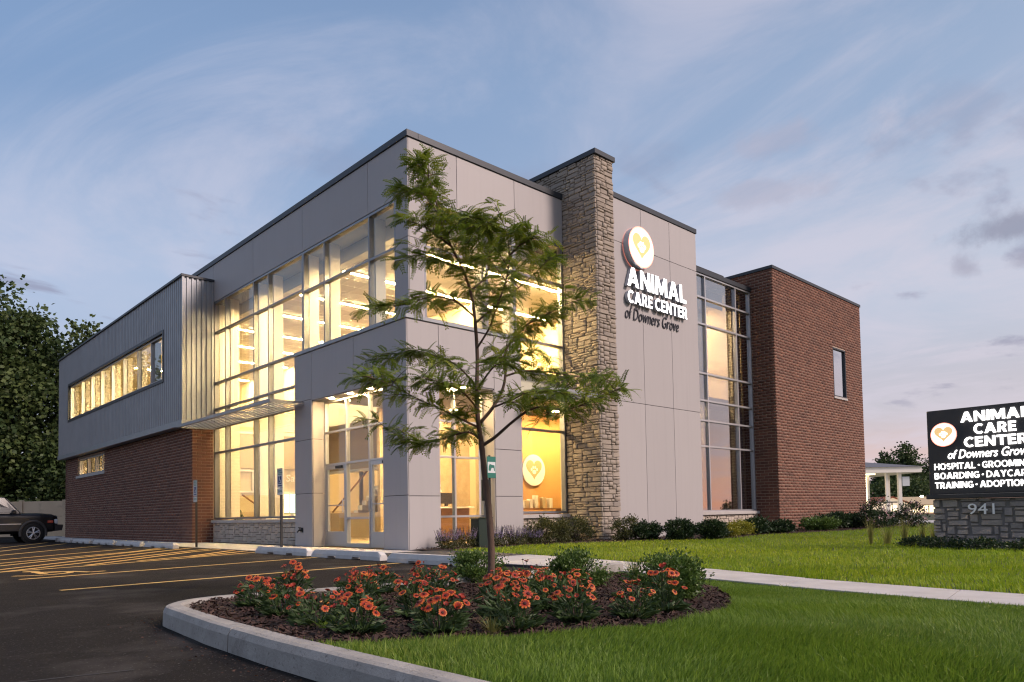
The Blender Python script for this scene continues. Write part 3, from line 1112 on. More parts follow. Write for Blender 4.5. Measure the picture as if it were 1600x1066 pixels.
# ---------------- entrance portal wrapped round the corner
PF = -.30
pc = MB()
pc.box(-.28, 0.02, -.28, .70, 0, 5.30).box(-.28, 0.02, 4.19, 5.16, 0, 5.30).box(-.28, .02, .70, 4.19, 3.99, 5.30)
pc.box(.02, .60, -.28, .02, 0, 5.30).box(2.37, 3.28, -.28, .02, 0, 5.30).box(.60, 2.37, -.28, .02, 3.97, 5.30)
portal = pc.build('entrance_portal', M['joint'], BLD)
panels(portal, 'x', PF, [(-.30, .715, 0.02, 1.27), (-.30, .715, 1.27, 2.45), (-.30, .715, 2.45, 3.90), (4.175, 5.18, .02, 1.46), (4.175, 5.18, 1.46, 2.93), (4.175, 5.18, 2.93, 4.02),
                         (-.30, 2.0, 3.975, 5.32), (2.0, 4.175, 3.975, 5.32), (4.175, 5.18, 4.02, 5.32)])
panels(portal, 'y', PF, [(-.276, .615, .02, 1.25), (-.276, .615, 1.25, 2.42), (-.276, .615, 2.42, 3.75), (-.276, .615, 3.75, 5.32), (.615, 2.355, 3.955, 5.32), (2.355, 3.30, .02, 1.25), (2.355, 3.30, 1.25, 2.44),
                         (2.355, 3.30, 2.44, 3.75), (2.355, 3.30, 3.75, 5.32)])
# reveals and soffits of the two openings, and the returns on the portal's far ends
rv = MB()
rv.box(-.276, .06, .715, .735, .02, 3.955).box(-.276, .06, 4.155, 4.175, .02, 1.455).box(-.276, .06, 4.155, 4.175, 1.467, 2.925).box(-.276, .06, 4.155, 4.175, 2.937, 3.955)
rv.box(-.276, .06, .735, 4.155, 3.955, 3.975)
rv.box(.615, .635, -.276, .10, .02, 3.935).box(2.335, 2.355, -.276, .10, .02, 3.935).box(.635, 2.335, -.276, .10, 3.935, 3.955)
rv.box(-.276, -.001, 5.16, 5.18, .02, 5.31).box(3.28, 3.30, -.276, -.001, .02, 5.31)
rv.build('reveal', M['panel'], portal)
cap = MB().box(-.335, .02, -.335, 5.215, 5.325, 5.42, 0, .005).box(.02, 3.335, -.335, .02, 5.325, 5.42, 0, .005)
cap.build('cap_flashing', M['trim'], portal)
for (x, y, z) in [(-.13, 1.5, 3.955), (-.13, 2.45, 3.955), (-.13, 3.4, 3.955), (1.5, -.12, 3.935)]:
    dl = MB()
    dl.tube([(x, y, z - .012), (x, y, z - .001)], .06, 14)
    dl.build('soffit_downlight', M['downlight'], portal)

# ---------------- glazing of the corner volume
Z_T = [5.44, 7.26, 8.42]
window('x', .03, [.53, 1.74, 4.02, 5.25], Z_T, label='upper corner window over the entrance')
window('x', .03, [5.25, 7.52, 8.58, 10.85, 11.85], [.80, 3.11, 3.99, 4.64, 5.56, 7.34, 8.42], label='double height lobby window with slim grey mullions')
window('y', .03, [.46, 2.45, 3.40], Z_T)
window('y', .03, [3.40, 5.31], [.80, 3.08, 4.0, 4.64, 5.5, 7.28, 8.42], fins=True)

# storefront doors in the portal
DX = .06
df = MB()
yL, yR = 4.155, .735
for y in (yR, 1.87, 3.00, yL - .05):
    df.box(DX, DX + .11, y, y + .05, .02, 3.955)
for z in (2.20, 3.08, 3.905):
    df.box(DX + .005, DX + .10, yR, yL, z, z + .05)
df.box(DX - .005, DX + .105, 1.92, 3.0, .02, .12)
df.box(DX + .002, DX + .098, 1.92, 3.0, .74, .80)
sf = df.build('storefront_frame', M['frame_light'], BLD)
for (a, b) in ((yR + .05, 1.87), (1.92, 3.0), (3.05, yL - .05)):
    for (c, d) in ((2.25, 3.08), (3.13, 3.905)):
        MB().box(DX + .05, DX + .058, a, b, c, d).build('pane', M['glass'], sf)
MB().box(DX + .05, DX + .058, 1.92, 3.0, .12, .74).build('pane', M['glass'], sf)
MB().box(DX + .05, DX + .058, 1.92, 3.0, .80, 2.20).build('pane', M['glass'], sf)


def door(y0, y1, hinge):
    d = MB()
    for (a, b) in ((y0, y0 + .09), (y1 - .09, y1)):
        d.box(DX + .01, DX + .075, a, b, .03, 2.195)
    d.box(DX + .011, DX + .074, y0 + .09, y1 - .09, .03, .42)
    d.box(DX + .011, DX + .074, y0 + .09, y1 - .09, 2.09, 2.195)
    dd = d.build('door', M['frame_light'], BLD)
    dd['label'] = 'glazed entrance door with a tall kick plate'
    MB().box(DX + .04, DX + .048, y0 + .09, y1 - .09, .42, 2.09).build('pane', M['glass'], dd)
    hy = y1 - .05 if hinge < 0 else y0 + .05
    h = MB().tube([(DX - .05, hy, .92), (DX - .065, hy, .96), (DX - .065, hy, 1.24), (DX - .05, hy, 1.28)], .014, 8)
    h.box(DX - .055, DX + .01, hy - .01, hy + .01, .95, .97).box(DX - .055, DX + .01, hy - .01, hy + .01, 1.23, 1.25)
    h.build('handle', M['frame_light'], dd)
    MB().box(DX + .02, DX + .04, y0 + .09, y1 - .09, 1.10, 1.13).build('push_bar', M['frame_light'], dd)
    MB().box(DX - .03, DX + .01, y0 + .15, y0 + .48, 2.10, 2.17).build('door_closer', M['post_black'], dd)


door(3.055, 4.10, 1)
door(.79, 1.865, -1)
# front opening storefront
SYF = .10
ff = MB()
for x in (.635, 1.36, 2.285):
    ff.box(x, x + .05, SYF, SYF + .11, .02, 3.935)
for z in (.02, .74, 2.20, 3.08, 3.885):
    ff.box(.64, 2.33, SYF + .005, SYF + .10, z, z + .05)
fs = ff.build('storefront_frame', M['frame_light'], BLD)
for (a, b) in ((.685, 1.36), (1.41, 2.285)):
    for (c, d) in ((.07, .74), (.79, 2.20), (2.25, 3.08), (3.13, 3.885)):
        MB().box(a, b, SYF + .05, SYF + .058, c, d).build('pane', M['glass'], fs)

# ---------------- stone plinths and sills
def plinth(axis, c, u0, u1, z1, seed, label, ret=None):
    mb = MB()
    pbox(mb, axis, c, u0 + .02, u1, 0, z1, .04, .22)
    pl = mb.build('stone_plinth', M['stone_joint'], BLD)
    pl['label'] = label
    r = stone_rects(u0, u1, .01, z1, .075, .07, seed, 2, 5, (1, 2, 2, 2, 3))
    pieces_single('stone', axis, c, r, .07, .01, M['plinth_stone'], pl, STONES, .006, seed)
    mb = MB()
    pbox(mb, axis, c, u0 - .03, u1, z1 + .002, z1 + .105, -.075, .20, 0, .008)
    mb.build('sill', M['sill'], pl)
    return pl


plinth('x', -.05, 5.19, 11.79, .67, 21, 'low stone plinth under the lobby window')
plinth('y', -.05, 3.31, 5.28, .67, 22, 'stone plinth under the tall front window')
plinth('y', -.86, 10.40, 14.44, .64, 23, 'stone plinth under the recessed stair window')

# ---------------- recessed stair glazing between sign wall and brick wing
window('y', -.78, [10.40, 11.46, 13.42, 14.44], [.745, 2.92, 3.78, 4.45, 5.36, 7.02, 7.92, 8.72], gmat=M['glass_mirror'], fmat=M['frame_light'], covers=.22, label='recessed stair window of many panes')
MB().box(10.40, 14.45, -.84, -.4, 8.722, 8.88, 0, .005).build('coping', M['coping'], BLD)

# ---------------- brick wing
WX0, WX1, WY0, WZ = 14.457, 22.212, -1.675, 9.40
WINDOW_H = (19.34, 20.55, 5.28, 7.27)
wg = MB()
# front wall with the narrow window opening
wg.box(WX0 + .012, WINDOW_H[0], WY0 + .012, WY0 + .3, 0, WZ).box(WINDOW_H[1], WX1 - .012, WY0 + .012, WY0 + .3, 0, WZ)
wg.box(WINDOW_H[0], WINDOW_H[1], WY0 + .012, WY0 + .3, 0, WINDOW_H[2]).box(WINDOW_H[0], WINDOW_H[1], WY0 + .012, WY0 + .3, WINDOW_H[3], WZ)
wg.box(WX0 + .012, WX0 + .3, WY0 + .3, .6, 0, WZ).box(WX1 - .3, WX1 - .012, WY0 + .3, 12, 0, WZ).box(WX0 + .3, WX1 - .3, WY0 + .3, 12, WZ - .3, WZ - .1)
wing = wg.build('brick_wing', M['mortar'], BLD)
wing['label'] = 'windowless red brick end with one narrow window'
fr = brick_rects(WX0, WX1, 0.0, WZ, holes=[WINDOW_H])
sr = brick_rects(WY0 + .012, .55, 0.0, WZ, off=.1)
near = [r for r in sr if r[0] < -.74 and r[2] < 4.7]
near_k = set(near)
pieces_single('brick', 'x', WX0, near[:140], .05, 0.0, M['brick'], wing, [(UB_V, UB_F)], .0012, 31)
used_k = set(near[:140])
pieces_joined('brick_courses', 'x', WX0, [r for r in sr if r not in used_k], .05, 0.0, M['brick'], wing, [(UB_V, UB_F)], .0012, 32)
pieces_joined('brick_courses', 'y', WY0, fr, .05, 0.0, M['brick'], wing, [(UB_V, UB_F)], .0012, 33)
MB().box(WX0 - .03, WX1 + .03, WY0 - .03, 12, WZ, WZ + .11, 0, .005).build('coping', M['coping'], BLD)
window('y', WY0 + .02, [WINDOW_H[0], WINDOW_H[1]], [WINDOW_H[2], WINDOW_H[3]], gmat=M['glass_wing'], fmat=M['coping'], fins=False, w=.05)
MB().box(WINDOW_H[0] + .05, WINDOW_H[1] - .05, WY0 + .29, WY0 + .31, WINDOW_H[2], WINDOW_H[3]).build('added_pale_backing', M['cream'], wing)  # added pale sheet, lifts the pane towards its bright sky reflection
MB().box(WINDOW_H[0] - .04, WINDOW_H[1] + .04, WY0 - .03, WY0 + .12, WINDOW_H[2] - .085, WINDOW_H[2] - .001).build('sill', M['sill'], wing)
MB().box(WX1 + .001, WX1 + .03, WY0 + .03, WY0 + .06, 0, WZ).build('corner_trim', M['coping'], wing)

# ---------------- zinc clad upper box over a brick ground floor, at the left end
BX, BY0, BY1, BZ0, BZ1 = -1.075, 11.80, 29.835, 4.20, 9.14
H_WIN = (13.80, 27.72, 5.87, 7.55)
bw = MB()
LX_ = -.745
for (a, b, c, d) in ((BY0 + .04, H_WIN[0], BZ0, BZ1), (H_WIN[1], BY1, BZ0, BZ1), (H_WIN[0], H_WIN[1], BZ0, H_WIN[2]), (H_WIN[0], H_WIN[1], H_WIN[3], BZ1)):
    bw.box(BX + .05, BX + .25, a, b, c, d)
bw.box(LX_ + .03, 14, BY1 - .2, BY1, 0, BZ1).box(BX + .25, .03, BY0 + .04, BY0 + .24, BZ0, BZ1).box(BX + .25, .03, BY0 + .24, BY1 - .2, BZ1 - .3, BZ1 - .1)
boxw = bw.build('upper_box', M['joint'], BLD)


def ribbed(axis, c, u0, u1, z0, z1, pitch, rib, depth, holes=()):
    """Profiled metal sheet: flat pans with raised ribs."""
    mb = MB()
    n = max(1, round((u1 - u0) / pitch))
    p = (u1 - u0) / n
    prof = []
    for i in range(n):
        a = u0 + i * p
        prof += [(a, 0), (a + p - rib * 1.4, 0), (a + p - rib * 1.15, -depth), (a + p - rib * .25, -depth), (a + p, 0)]
    pts = [prof[0]]
    for q in prof[1:]:
        if abs(q[0] - pts[-1][0]) > 1e-6:
            pts.append(q)
    for (a, b) in zip(pts[:-1], pts[1:]):
        spans = [(z0, z1)]
        for (h0, h1, k0, k1) in holes:
            if b[0] > h0 + .005 and a[0] < h1 - .005:
                spans = [(z0, k0), (k1, z1)]
        for (s, t) in spans:
            P = [(a, s), (b, s), (b, t), (a, t)]
            vs = [((c + q[1], q[0], z) if axis == 'x' else (q[0], c + q[1], z)) for q, z in P]
            mb.add(vs, [(0, 1, 2, 3) if axis == 'y' else (3, 2, 1, 0)])
    return mb


ribbed('x', BX + .03, BY0 + .05, BY1, BZ0, BZ1, .205, .03, .024, [H_WIN]).build('siding', M['siding'], boxw)
ribbed('y', BY0 + .03, BX + .07, 0.0, BZ0, BZ1, .165, .075, .035).build('siding', M['siding'], boxw)
ct = MB().box(BX - .005, BX + .07, BY0 - .01, BY0 + .05, BZ0, BZ1)
ct.build('corner_trim', M['trim'], boxw)
tr = MB()
tr.box(BX - .03, BX + .10, BY0 - .03, BY1 + .02, 4.0, 4.20, 0, .005).box(BX + .10, -.001, BY0 - .03, BY0 + .10, 4.0, 4.20, 0, .005)
tr.box(BX + .10, 0, BY0 + .10, BY1, 4.02, 4.06)
tr.build('base_trim', M['trim'], boxw)
MB().box(BX - .04, .02, BY0 - .035, BY1 + .04, BZ1, BZ1 + .085, 0, .005).build('coping', M['coping'], boxw)
# ribbon window with a dark surround
ms = [27.72, 25.58, 23.84, 22.20, 20.54, 18.87, 16.99, 15.36, 13.80][::-1]
window('x', BX + .10, ms, [H_WIN[2], H_WIN[3]], fmat=M['frame_light'], w=.07, covers=.18, label='long ribbon window in the zinc box')
sr_ = MB()
sr_.box(BX - .012, BX + .12, H_WIN[0] - .11, H_WIN[0], H_WIN[2] - .11, H_WIN[3] + .11).box(BX - .012, BX + .12, H_WIN[1], H_WIN[1] + .11, H_WIN[2] - .11, H_WIN[3] + .11)
sr_.box(BX - .012, BX + .12, H_WIN[0], H_WIN[1], H_WIN[2] - .11, H_WIN[2]).box(BX - .012, BX + .12, H_WIN[0], H_WIN[1], H_WIN[3], H_WIN[3] + .11)
sr_.build('window_surround', M['coping'], boxw)
# brick ground floor
LX = -.745
S_WIN = (22.6, 27.38, 3.06, 3.90)
lw = MB()
for (a, b, c, d) in ((BY0 + .012, S_WIN[0], 0, 4.01), (S_WIN[1], BY1 - .2, 0, 4.01), (S_WIN[0], S_WIN[1], 0, S_WIN[2]), (S_WIN[0], S_WIN[1], S_WIN[3], 4.01)):
    lw.box(LX + .012, LX + .25, a, b, c, d)
lw.box(LX + .25, -.02, BY0 + .012, BY0 + .25, 0, 4.01)
lwall = lw.build('brick_wall', M['mortar'], BLD)
lr = brick_rects(BY0 + .012, BY1, 0.0, 4.01, holes=[S_WIN], off=.15)
fr2 = brick_rects(LX, -.04, 0.0, 4.01)
pieces_single('brick', 'y', BY0, fr2, .05, 0.0, M['brick'], lwall, [(UB_V, UB_F)], .0012, 41)
nb = [r for r in lr if r[0] < 12.75][:50]
ns = set(nb)
pieces_single('brick', 'x', LX, nb, .05, 0.0, M['brick'], lwall, [(UB_V, UB_F)], .0012, 42)
pieces_joined('brick_courses', 'x', LX, [r for r in lr if r not in ns], .05, 0.0, M['brick'], lwall, [(UB_V, UB_F)], .0012, 43)
window('x', LX + .10, [22.6, 23.22, 24.42, 25.8, 27.38], [S_WIN[2], S_WIN[3]], fmat=M['frame_light'], w=.07, covers=.15)
MB().box(LX - .05, LX + .2, S_WIN[0] - .12, S_WIN[1] + .12, S_WIN[2] - .12, S_WIN[2] - .002, 0, .006).build('sill', M['sill'], lwall)

# ---------------- louvred canopies
def canopy(axis, o0, o1, u0, u1, zb, zt, nslat):
    """o0 = outer edge, o1 = wall side; u0..u1 along the wall."""
    B = (lambda mb, a0, a1, b0, b1, z0, z1: mb.box(a0, a1, b0, b1, z0, z1)) if axis == 'x' else (lambda mb, a0, a1, b0, b1, z0, z1: mb.box(b0, b1, a0, a1, z0, z1))
    f = MB()
    B(f, o0, o0 + .06, u0, u1, zb, zt)
    B(f, o1 - .05, o1, u0 + .05, u1 - .05, zb + .02, zt - .01)
    B(f, o0 + .06, o1, u0, u0 + .05, zb + .002, zt - .002)
    B(f, o0 + .06, o1, u1 - .05, u1, zb + .002, zt - .002)
    cn = f.build('canopy', M['trim'], BLD)
    for k in range(nslat):
        a = o0 + .12 + (o1 - o0 - .22) * k / (nslat - 1)
        mb = MB()
        prof = [(a - .012, zb + .02), (a + .004, zb + .015), (a + .055, zt - .03), (a + .039, zt - .025)]
        if axis == 'x':
            mb.extrude(prof, 'y', u0 + .05, u1 - .05)
        else:
            mb.extrude(prof, 'x', u0 + .05, u1 - .05)
        mb.build('slat', M['trim'], cn)
    n = 5 if u1 - u0 > 4 else 2
    for k in range(1, n):
        u = u0 + (u1 - u0) * k / n
        mb = MB()
        B(mb, o0 + .06, o1 - .05, u - .012, u + .012, zb + .04, zt + .012)
        mb.build('bracket', M['trim'], cn)
    return cn


canopy('x', -1.28, -.03, 4.62, 11.72, 3.905, 3.995, 8)
canopy('y', -1.22, -.03, 3.42, 5.30, 3.90, 4.02, 8)

# ------------------------------------------------------------------ rooms behind the glass (parts of the building)
fl = MB()
fl.box(.25, 14.4, .30, 29.6, -.02, .03)
fl.build('ground_floor', M['floor_in'], BLD)
sl = MB()
sl.box(.22, 14.2, .26, 5.0, 4.12, 4.72).box(3.4, 14.2, 5.0, 12.0, 4.12, 4.72).box(-.7, 14.2, 12.0, 29.6, 4.12, 4.72)
sl.build('upper_floor', M['white_in'], BLD)
cl = MB()
cl.box(.70, 10.2, .75, 11.9, 7.98, 8.05).box(-.55, 10.2, 11.9, 29.4, 7.98, 8.05)
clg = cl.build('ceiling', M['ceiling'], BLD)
g = MB()           # ceiling grid
y = 1.0
while y < 29:
    g.box(.72 if y < 11.9 else -.5, 10.1, y, y + .025, 7.972, 7.979)
    y += .61
x = .95
while x < 10:
    g.box(x, x + .025, .8, 29.3, 7.9705, 7.9785)
    x += .61
g.build('ceiling_grid', M['white_in'], clg)
bd = MB().box(.17, .70, .17, 11.82, 8.36, 8.40).box(.70, 5.3, .17, .75, 8.36, 8.40)
bd.build('ceiling_border', M['ceil_dark'], BLD)
MB().box(.69, .72, .75, 11.9, 8.05, 8.36).box(.72, 5.3, .74, .76, 8.05, 8.36).build('ceiling_fascia', M['white_in'], BLD)
for (x, y) in ((1.0, 1.2), (1.0, 3.4), (1.0, 6.2), (1.0, 8.9), (2.6, 1.0), (4.2, 1.0)):
    MB().box(x, x + (.9 if y < 1.1 else .06), y, y + (.06 if y < 1.1 else .9), 7.966, 7.9695).box(x + (0 if y < 1.1 else .11), x + (.9 if y < 1.1 else .17), y + (.11 if y < 1.1 else 0), y + (.17 if y < 1.1 else .9), 7.966, 7.9695).build('air_slot', M['post_black'], clg)
iw = MB()
iw.box(9.9, 10.1, .3, 29.4, 4.72, 7.98)              # upper back wall
iw.box(-.6, 9.9, 29.2, 29.4, 4.72, 7.98)
iw.box(6.2, 6.3, 12.5, 29.2, 4.72, 7.98)
iw.box(6.2, 9.9, 12.4, 12.5, 4.72, 7.98)
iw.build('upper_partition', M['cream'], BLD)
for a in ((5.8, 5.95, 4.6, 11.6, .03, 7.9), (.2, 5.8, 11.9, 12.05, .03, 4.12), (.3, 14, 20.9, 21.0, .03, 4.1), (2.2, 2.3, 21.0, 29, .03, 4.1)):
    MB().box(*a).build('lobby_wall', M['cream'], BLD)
MB().box(3.36, 3.42, 5.0, 12.0, 4.06, 5.62).build('balcony_parapet', M['white_in'], BLD)
MB().box(3.33, 3.45, 5.0, 12.0, 5.62, 5.68).build('balcony_rail', M['wood'], BLD)
MB().box(5.95, 11.0, 3.3, 3.45, .03, 4.1).build('amber_wall', M['orange_wall'], BLD)
MB().box(2.3, 5.8, 4.9, 5.05, .03, 4.1).build('stone_feature_wall', M['goldstone'], BLD)
# right stair hall
rh = MB()
rh.box(10.1, 14.4, 2.3, 2.45, 0, 8.7).box(10.25, 10.35, -.3, 2.3, 0, 8.7).box(14.2, 14.3, -.5, 2.3, 0, 8.7)
rh.build('stair_hall_wall', M['cream'], BLD)
MB().box(10.35, 14.2, -.25, 2.3, 4.45, 4.75).build('stair_hall_landing', M['ceil_dark'], BLD)
MB().box(10.35, 14.2, -.3, 2.3, 8.5, 8.66).build('stair_hall_ceiling', M['ceiling'], BLD)
MB().box(12.2, 13.2, 2.24, 2.29, 4.75, 6.9).build('stair_hall_door', M['wood'], BLD)
# stair rising along the lobby back wall
st = MB()
for k in range(14):
    st.box(4.5, 5.75, 11.6 - k * .29, 11.6 - (k + 1) * .29, .03 + k * .17, .03 + (k + 1) * .17)
stair = st.build('lobby_stair', M['white_in'], BLD)
MB().tube([(4.5, 11.7, 1.0), (4.5, 7.5, 3.45)], .035, 8).build('handrail', M['wood'], stair)
MB().box(4.44, 4.50, 7.5, 11.75, .03, .95).build('stair_panel', M['tan'], stair)
MB().box(5.36, 6.1, .245, .30, .03, 7.9).build('pier_lining', M['cream'], BLD)
MB().box(4.30, 4.42, 7.4, 11.85, 2.55, 4.05).build('lobby_soffit', M['tan'], BLD)
MB().box(4.24, 4.48, 7.4, 11.85, 2.46, 2.548).build('soffit_edge', M['white_in'], BLD)
MB().box(4.30, 4.44, 7.3, 7.398, .03, 4.05).build('lobby_column', M['white_in'], BLD)
MB().box(5.0, 5.1, 5.2, 7.2, 2.75, 4.1).build('lobby_bulkhead', M['tan'], BLD)
ew = MB().box(.22, 5.8, 11.84, 11.895, .03, 1.05).build('end_wall_dado', M['tan'], BLD)
MB().box(.22, 5.8, 11.80, 11.895, 3.86, 4.0).build('end_wall_beam', M['white_in'], BLD)
MB().box(.22, 5.8, 11.83, 11.895, 2.62, 3.86).build('end_wall_upper', M['tan'], BLD)
nf = MB().box(.68, 1.42, 11.82, 11.895, 2.50, 2.58).box(.68, 1.42, 11.82, 11.895, 1.74, 1.80).box(.68, .74, 11.821, 11.895, 1.80, 2.50).box(1.36, 1.42, 11.821, 11.895, 1.80, 2.50)
nf.build('niche_frame', M['white_in'], BLD)
MB().tube([(.95, 11.72, 1.66), (1.75, 11.72, 1.10), (1.78, 11.72, .9)], .03, 8).build('end_handrail', M['wood'], BLD)
MB().box(2.28, 2.98, 11.82, 11.895, 4.02, 4.10).build('end_wall_trim', M['white_in'], BLD)
for (y0, z0, w_, h_) in ((5.5, 5.6, .9, .7), (8.0, 5.9, 1.2, .8), (9.9, 5.7, .7, .9)):
    MB().box(5.765, 5.798, y0, y0 + w_, z0, z0 + h_).build('picture_frame', M['wood'], BLD)
MB().box(5.74, 5.797, 5.25, 6.05, 2.35, 2.62).build('clock_panel', M['post_black'], BLD)
MB().box(8.9, 9.85, 3.0, 3.4, 4.72, 6.9).box(8.9, 9.85, 8.6, 9.0, 4.72, 7.4).build('upper_cabinet', M['tan'], BLD)


def light_strip(x0, x1, y, z, label, w=.085):
    t = empty('ceiling_light', ((x0 + x1) / 2, y, z), label, 'ceiling light', 'linear ceiling lights upstairs')
    MB().box(x0 - .02, x1 + .02, y - w / 2 - .02, y + w / 2 + .02, z - .012, z + .05).build('housing', M['white_in'], t)
    MB().box(x0, x1, y - w / 2, y + w / 2, z - .022, z - .0125).build('diffuser', M['strip'], t)


ordn = ['nearest the glass corner', 'second from the glass corner', 'third from the glass corner', 'fourth from the glass corner', 'fifth from the glass corner', 'sixth from the glass corner', 'farthest of the row in the zinc box', 'deep in the zinc box']
for i, y in enumerate((2.0, 4.68, 7.56, 10.2, 13.05, 15.7, 18.65, 23.0)):
    light_strip(1.0 if y < 12 else 0.6, 9.4 if y < 12 else 6.0, y, 7.955, 'long glowing ceiling light strip upstairs, ' + ordn[i])


def disc_light(x, y, z, label, r=.14, grp='round ceiling lights on the ground floor'):
    t = empty('ceiling_light', (x, y, z), label, 'ceiling light', grp)
    MB().tube([(x, y, z - .03), (x, y, z)], [r + .03, r + .03], 18).build('trim_ring', M['white_in'], t)
    MB().tube([(x, y, z - .036), (x, y, z - .0305)], [r, r], 18).build('lens', M['downlight'], t)


for i, (x, y, z) in enumerate([(1.6, 1.6, 4.118), (4.0, 1.8, 4.118), (1.8, 3.6, 4.118), (4.4, 3.9, 4.118), (7.2, 2.2, 4.118), (8.6, 2.0, 4.118), (4.6, 6.6, 4.118), (4.6, 9.4, 4.118), (2.0, 15.0, 4.118), (1.4, 23.5, 4.118), (.9, 26, 4.118)]):
    w = ['over the entrance mat', 'behind the front storefront', 'over the reception desk', 'before the stone feature wall', 'over the round wall emblem', 'at the end of the amber wall', 'under the balcony edge', 'over the foot of the stair', 'in the room behind the brick wall', 'behind the small high window', 'at the far end of the small high window'][i]
    disc_light(x, y, z, 'round recessed ceiling light ' + w)
disc_light(11.6, 1.5, 8.495, 'round ceiling light at the top of the stair hall', .26, 'stair hall lights')
disc_light(13.0, 1.6, 8.495, 'round ceiling light at the right of the stair hall', .20, 'stair hall lights')
disc_light(10.75, .3, 4.445, 'round ceiling light under the stair hall landing', .12, 'stair hall lights')
MB().box(13.36, 14.15, -.50, -.46, .03, 8.4).build('added_dark_sheet', M['ceil_dark'], BLD)  # added sheet: gives the right panes the dark of the reflected brick
MB().box(10.36, 13.36, -.30, -.27, 7.95, 8.49).build('added_dark_band', M['ceil_dark'], BLD)  # added band that makes the top row of panes dark

# ------------------------------------------------------------------ things indoors
def text_mesh(txt, rect, depth, bold=0.0, shear=0.0, spacing=1.0, res=3):
    """Letters filling rect = (u0,u1,v0,v1) in their own plane, extruded by depth towards +w."""
    cu = bpy.data.curves.new('t', 'FONT')
    cu.body = txt
    cu.size = 1.0
    cu.extrude = .5
    cu.offset = bold
    cu.shear = shear
    cu.space_character = spacing
    cu.resolution_u = res
    o = bpy.data.objects.new('t', cu)
    COL.objects.link(o)
    dg = bpy.context.evaluated_depsgraph_get()
    me = bpy.data.meshes.new_from_object(o.evaluated_get(dg))
    bpy.data.objects.remove(o)
    v = np.zeros(len(me.vertices) * 3)
    me.vertices.foreach_get('co', v)
    v = v.reshape(-1, 3)
    lo, hi = v.min(0), v.max(0)
    u0, u1, v0, v1 = rect
    v[:, 0] = u0 + (v[:, 0] - lo[0]) / (hi[0] - lo[0]) * (u1 - u0)
    v[:, 1] = v0 + (v[:, 1] - lo[1]) / (hi[1] - lo[1]) * (v1 - v0)
    v[:, 2] = (v[:, 2] - lo[2]) / (hi[2] - lo[2]) * depth
    f = [tuple(p.vertices) for p in me.polygons]
    bpy.data.meshes.remove(me)
    return v, f


def islands(v, f):
    par = list(range(len(v)))

    def find(a):
        while par[a] != a:
            par[a] = par[par[a]]
            a = par[a]
        return a
    for q in f:
        r = find(q[0])
        for k in q[1:]:
            par[find(k)] = r
    key = {}
    rk = {}
    # the mesh of a glyph may have unwelded caps: join pieces that overlap in u
    groups = {}
    for i in range(len(v)):
        groups.setdefault(find(i), []).append(i)
    iv = sorted([(v[g, 0].min(), v[g, 0].max(), g) for g in groups.values()], key=lambda t: t[0])
    out = []
    for a, b, g in iv:
        if out and a < out[-1][1] - (out[-1][1] - out[-1][0]) * .35 - 1e-6:
            out[-1] = (out[-1][0], max(out[-1][1], b), out[-1][2] + g)
        else:
            out.append((a, b, list(g)))
    return [set(o[2]) for o in out]


def put_text(txt, rect, depth, plane, mats, parent, name='letter', split=True, **kw):
    """plane(u,v,w) -> world point."""
    v, f = text_mesh(txt, rect, depth, **kw)
    P = [plane(*p) for p in v]
    sets = islands(v, f) if split else [set(range(len(v)))]
    for s in sets:
        ids = sorted(s)
        mp = {k: i for i, k in enumerate(ids)}
        mb = MB()
        ff, mm = [], []
        for q in f:
            if q[0] in s:
                front = all(v[k][2] > depth * .98 for k in q)
                ff.append(tuple(mp[k] for k in q))
                mm.append(0 if front else 1)
        mb.v, mb.f, mb.m = [P[k] for k in ids], ff, mm
        mb.build(name, mats, parent)


def arc(cx, cy, rx, ry, a0, a1, n=14):
    return [(cx + rx * math.cos(math.radians(a)), cy + ry * math.sin(math.radians(a))) for a in np.linspace(a0, a1, n)]


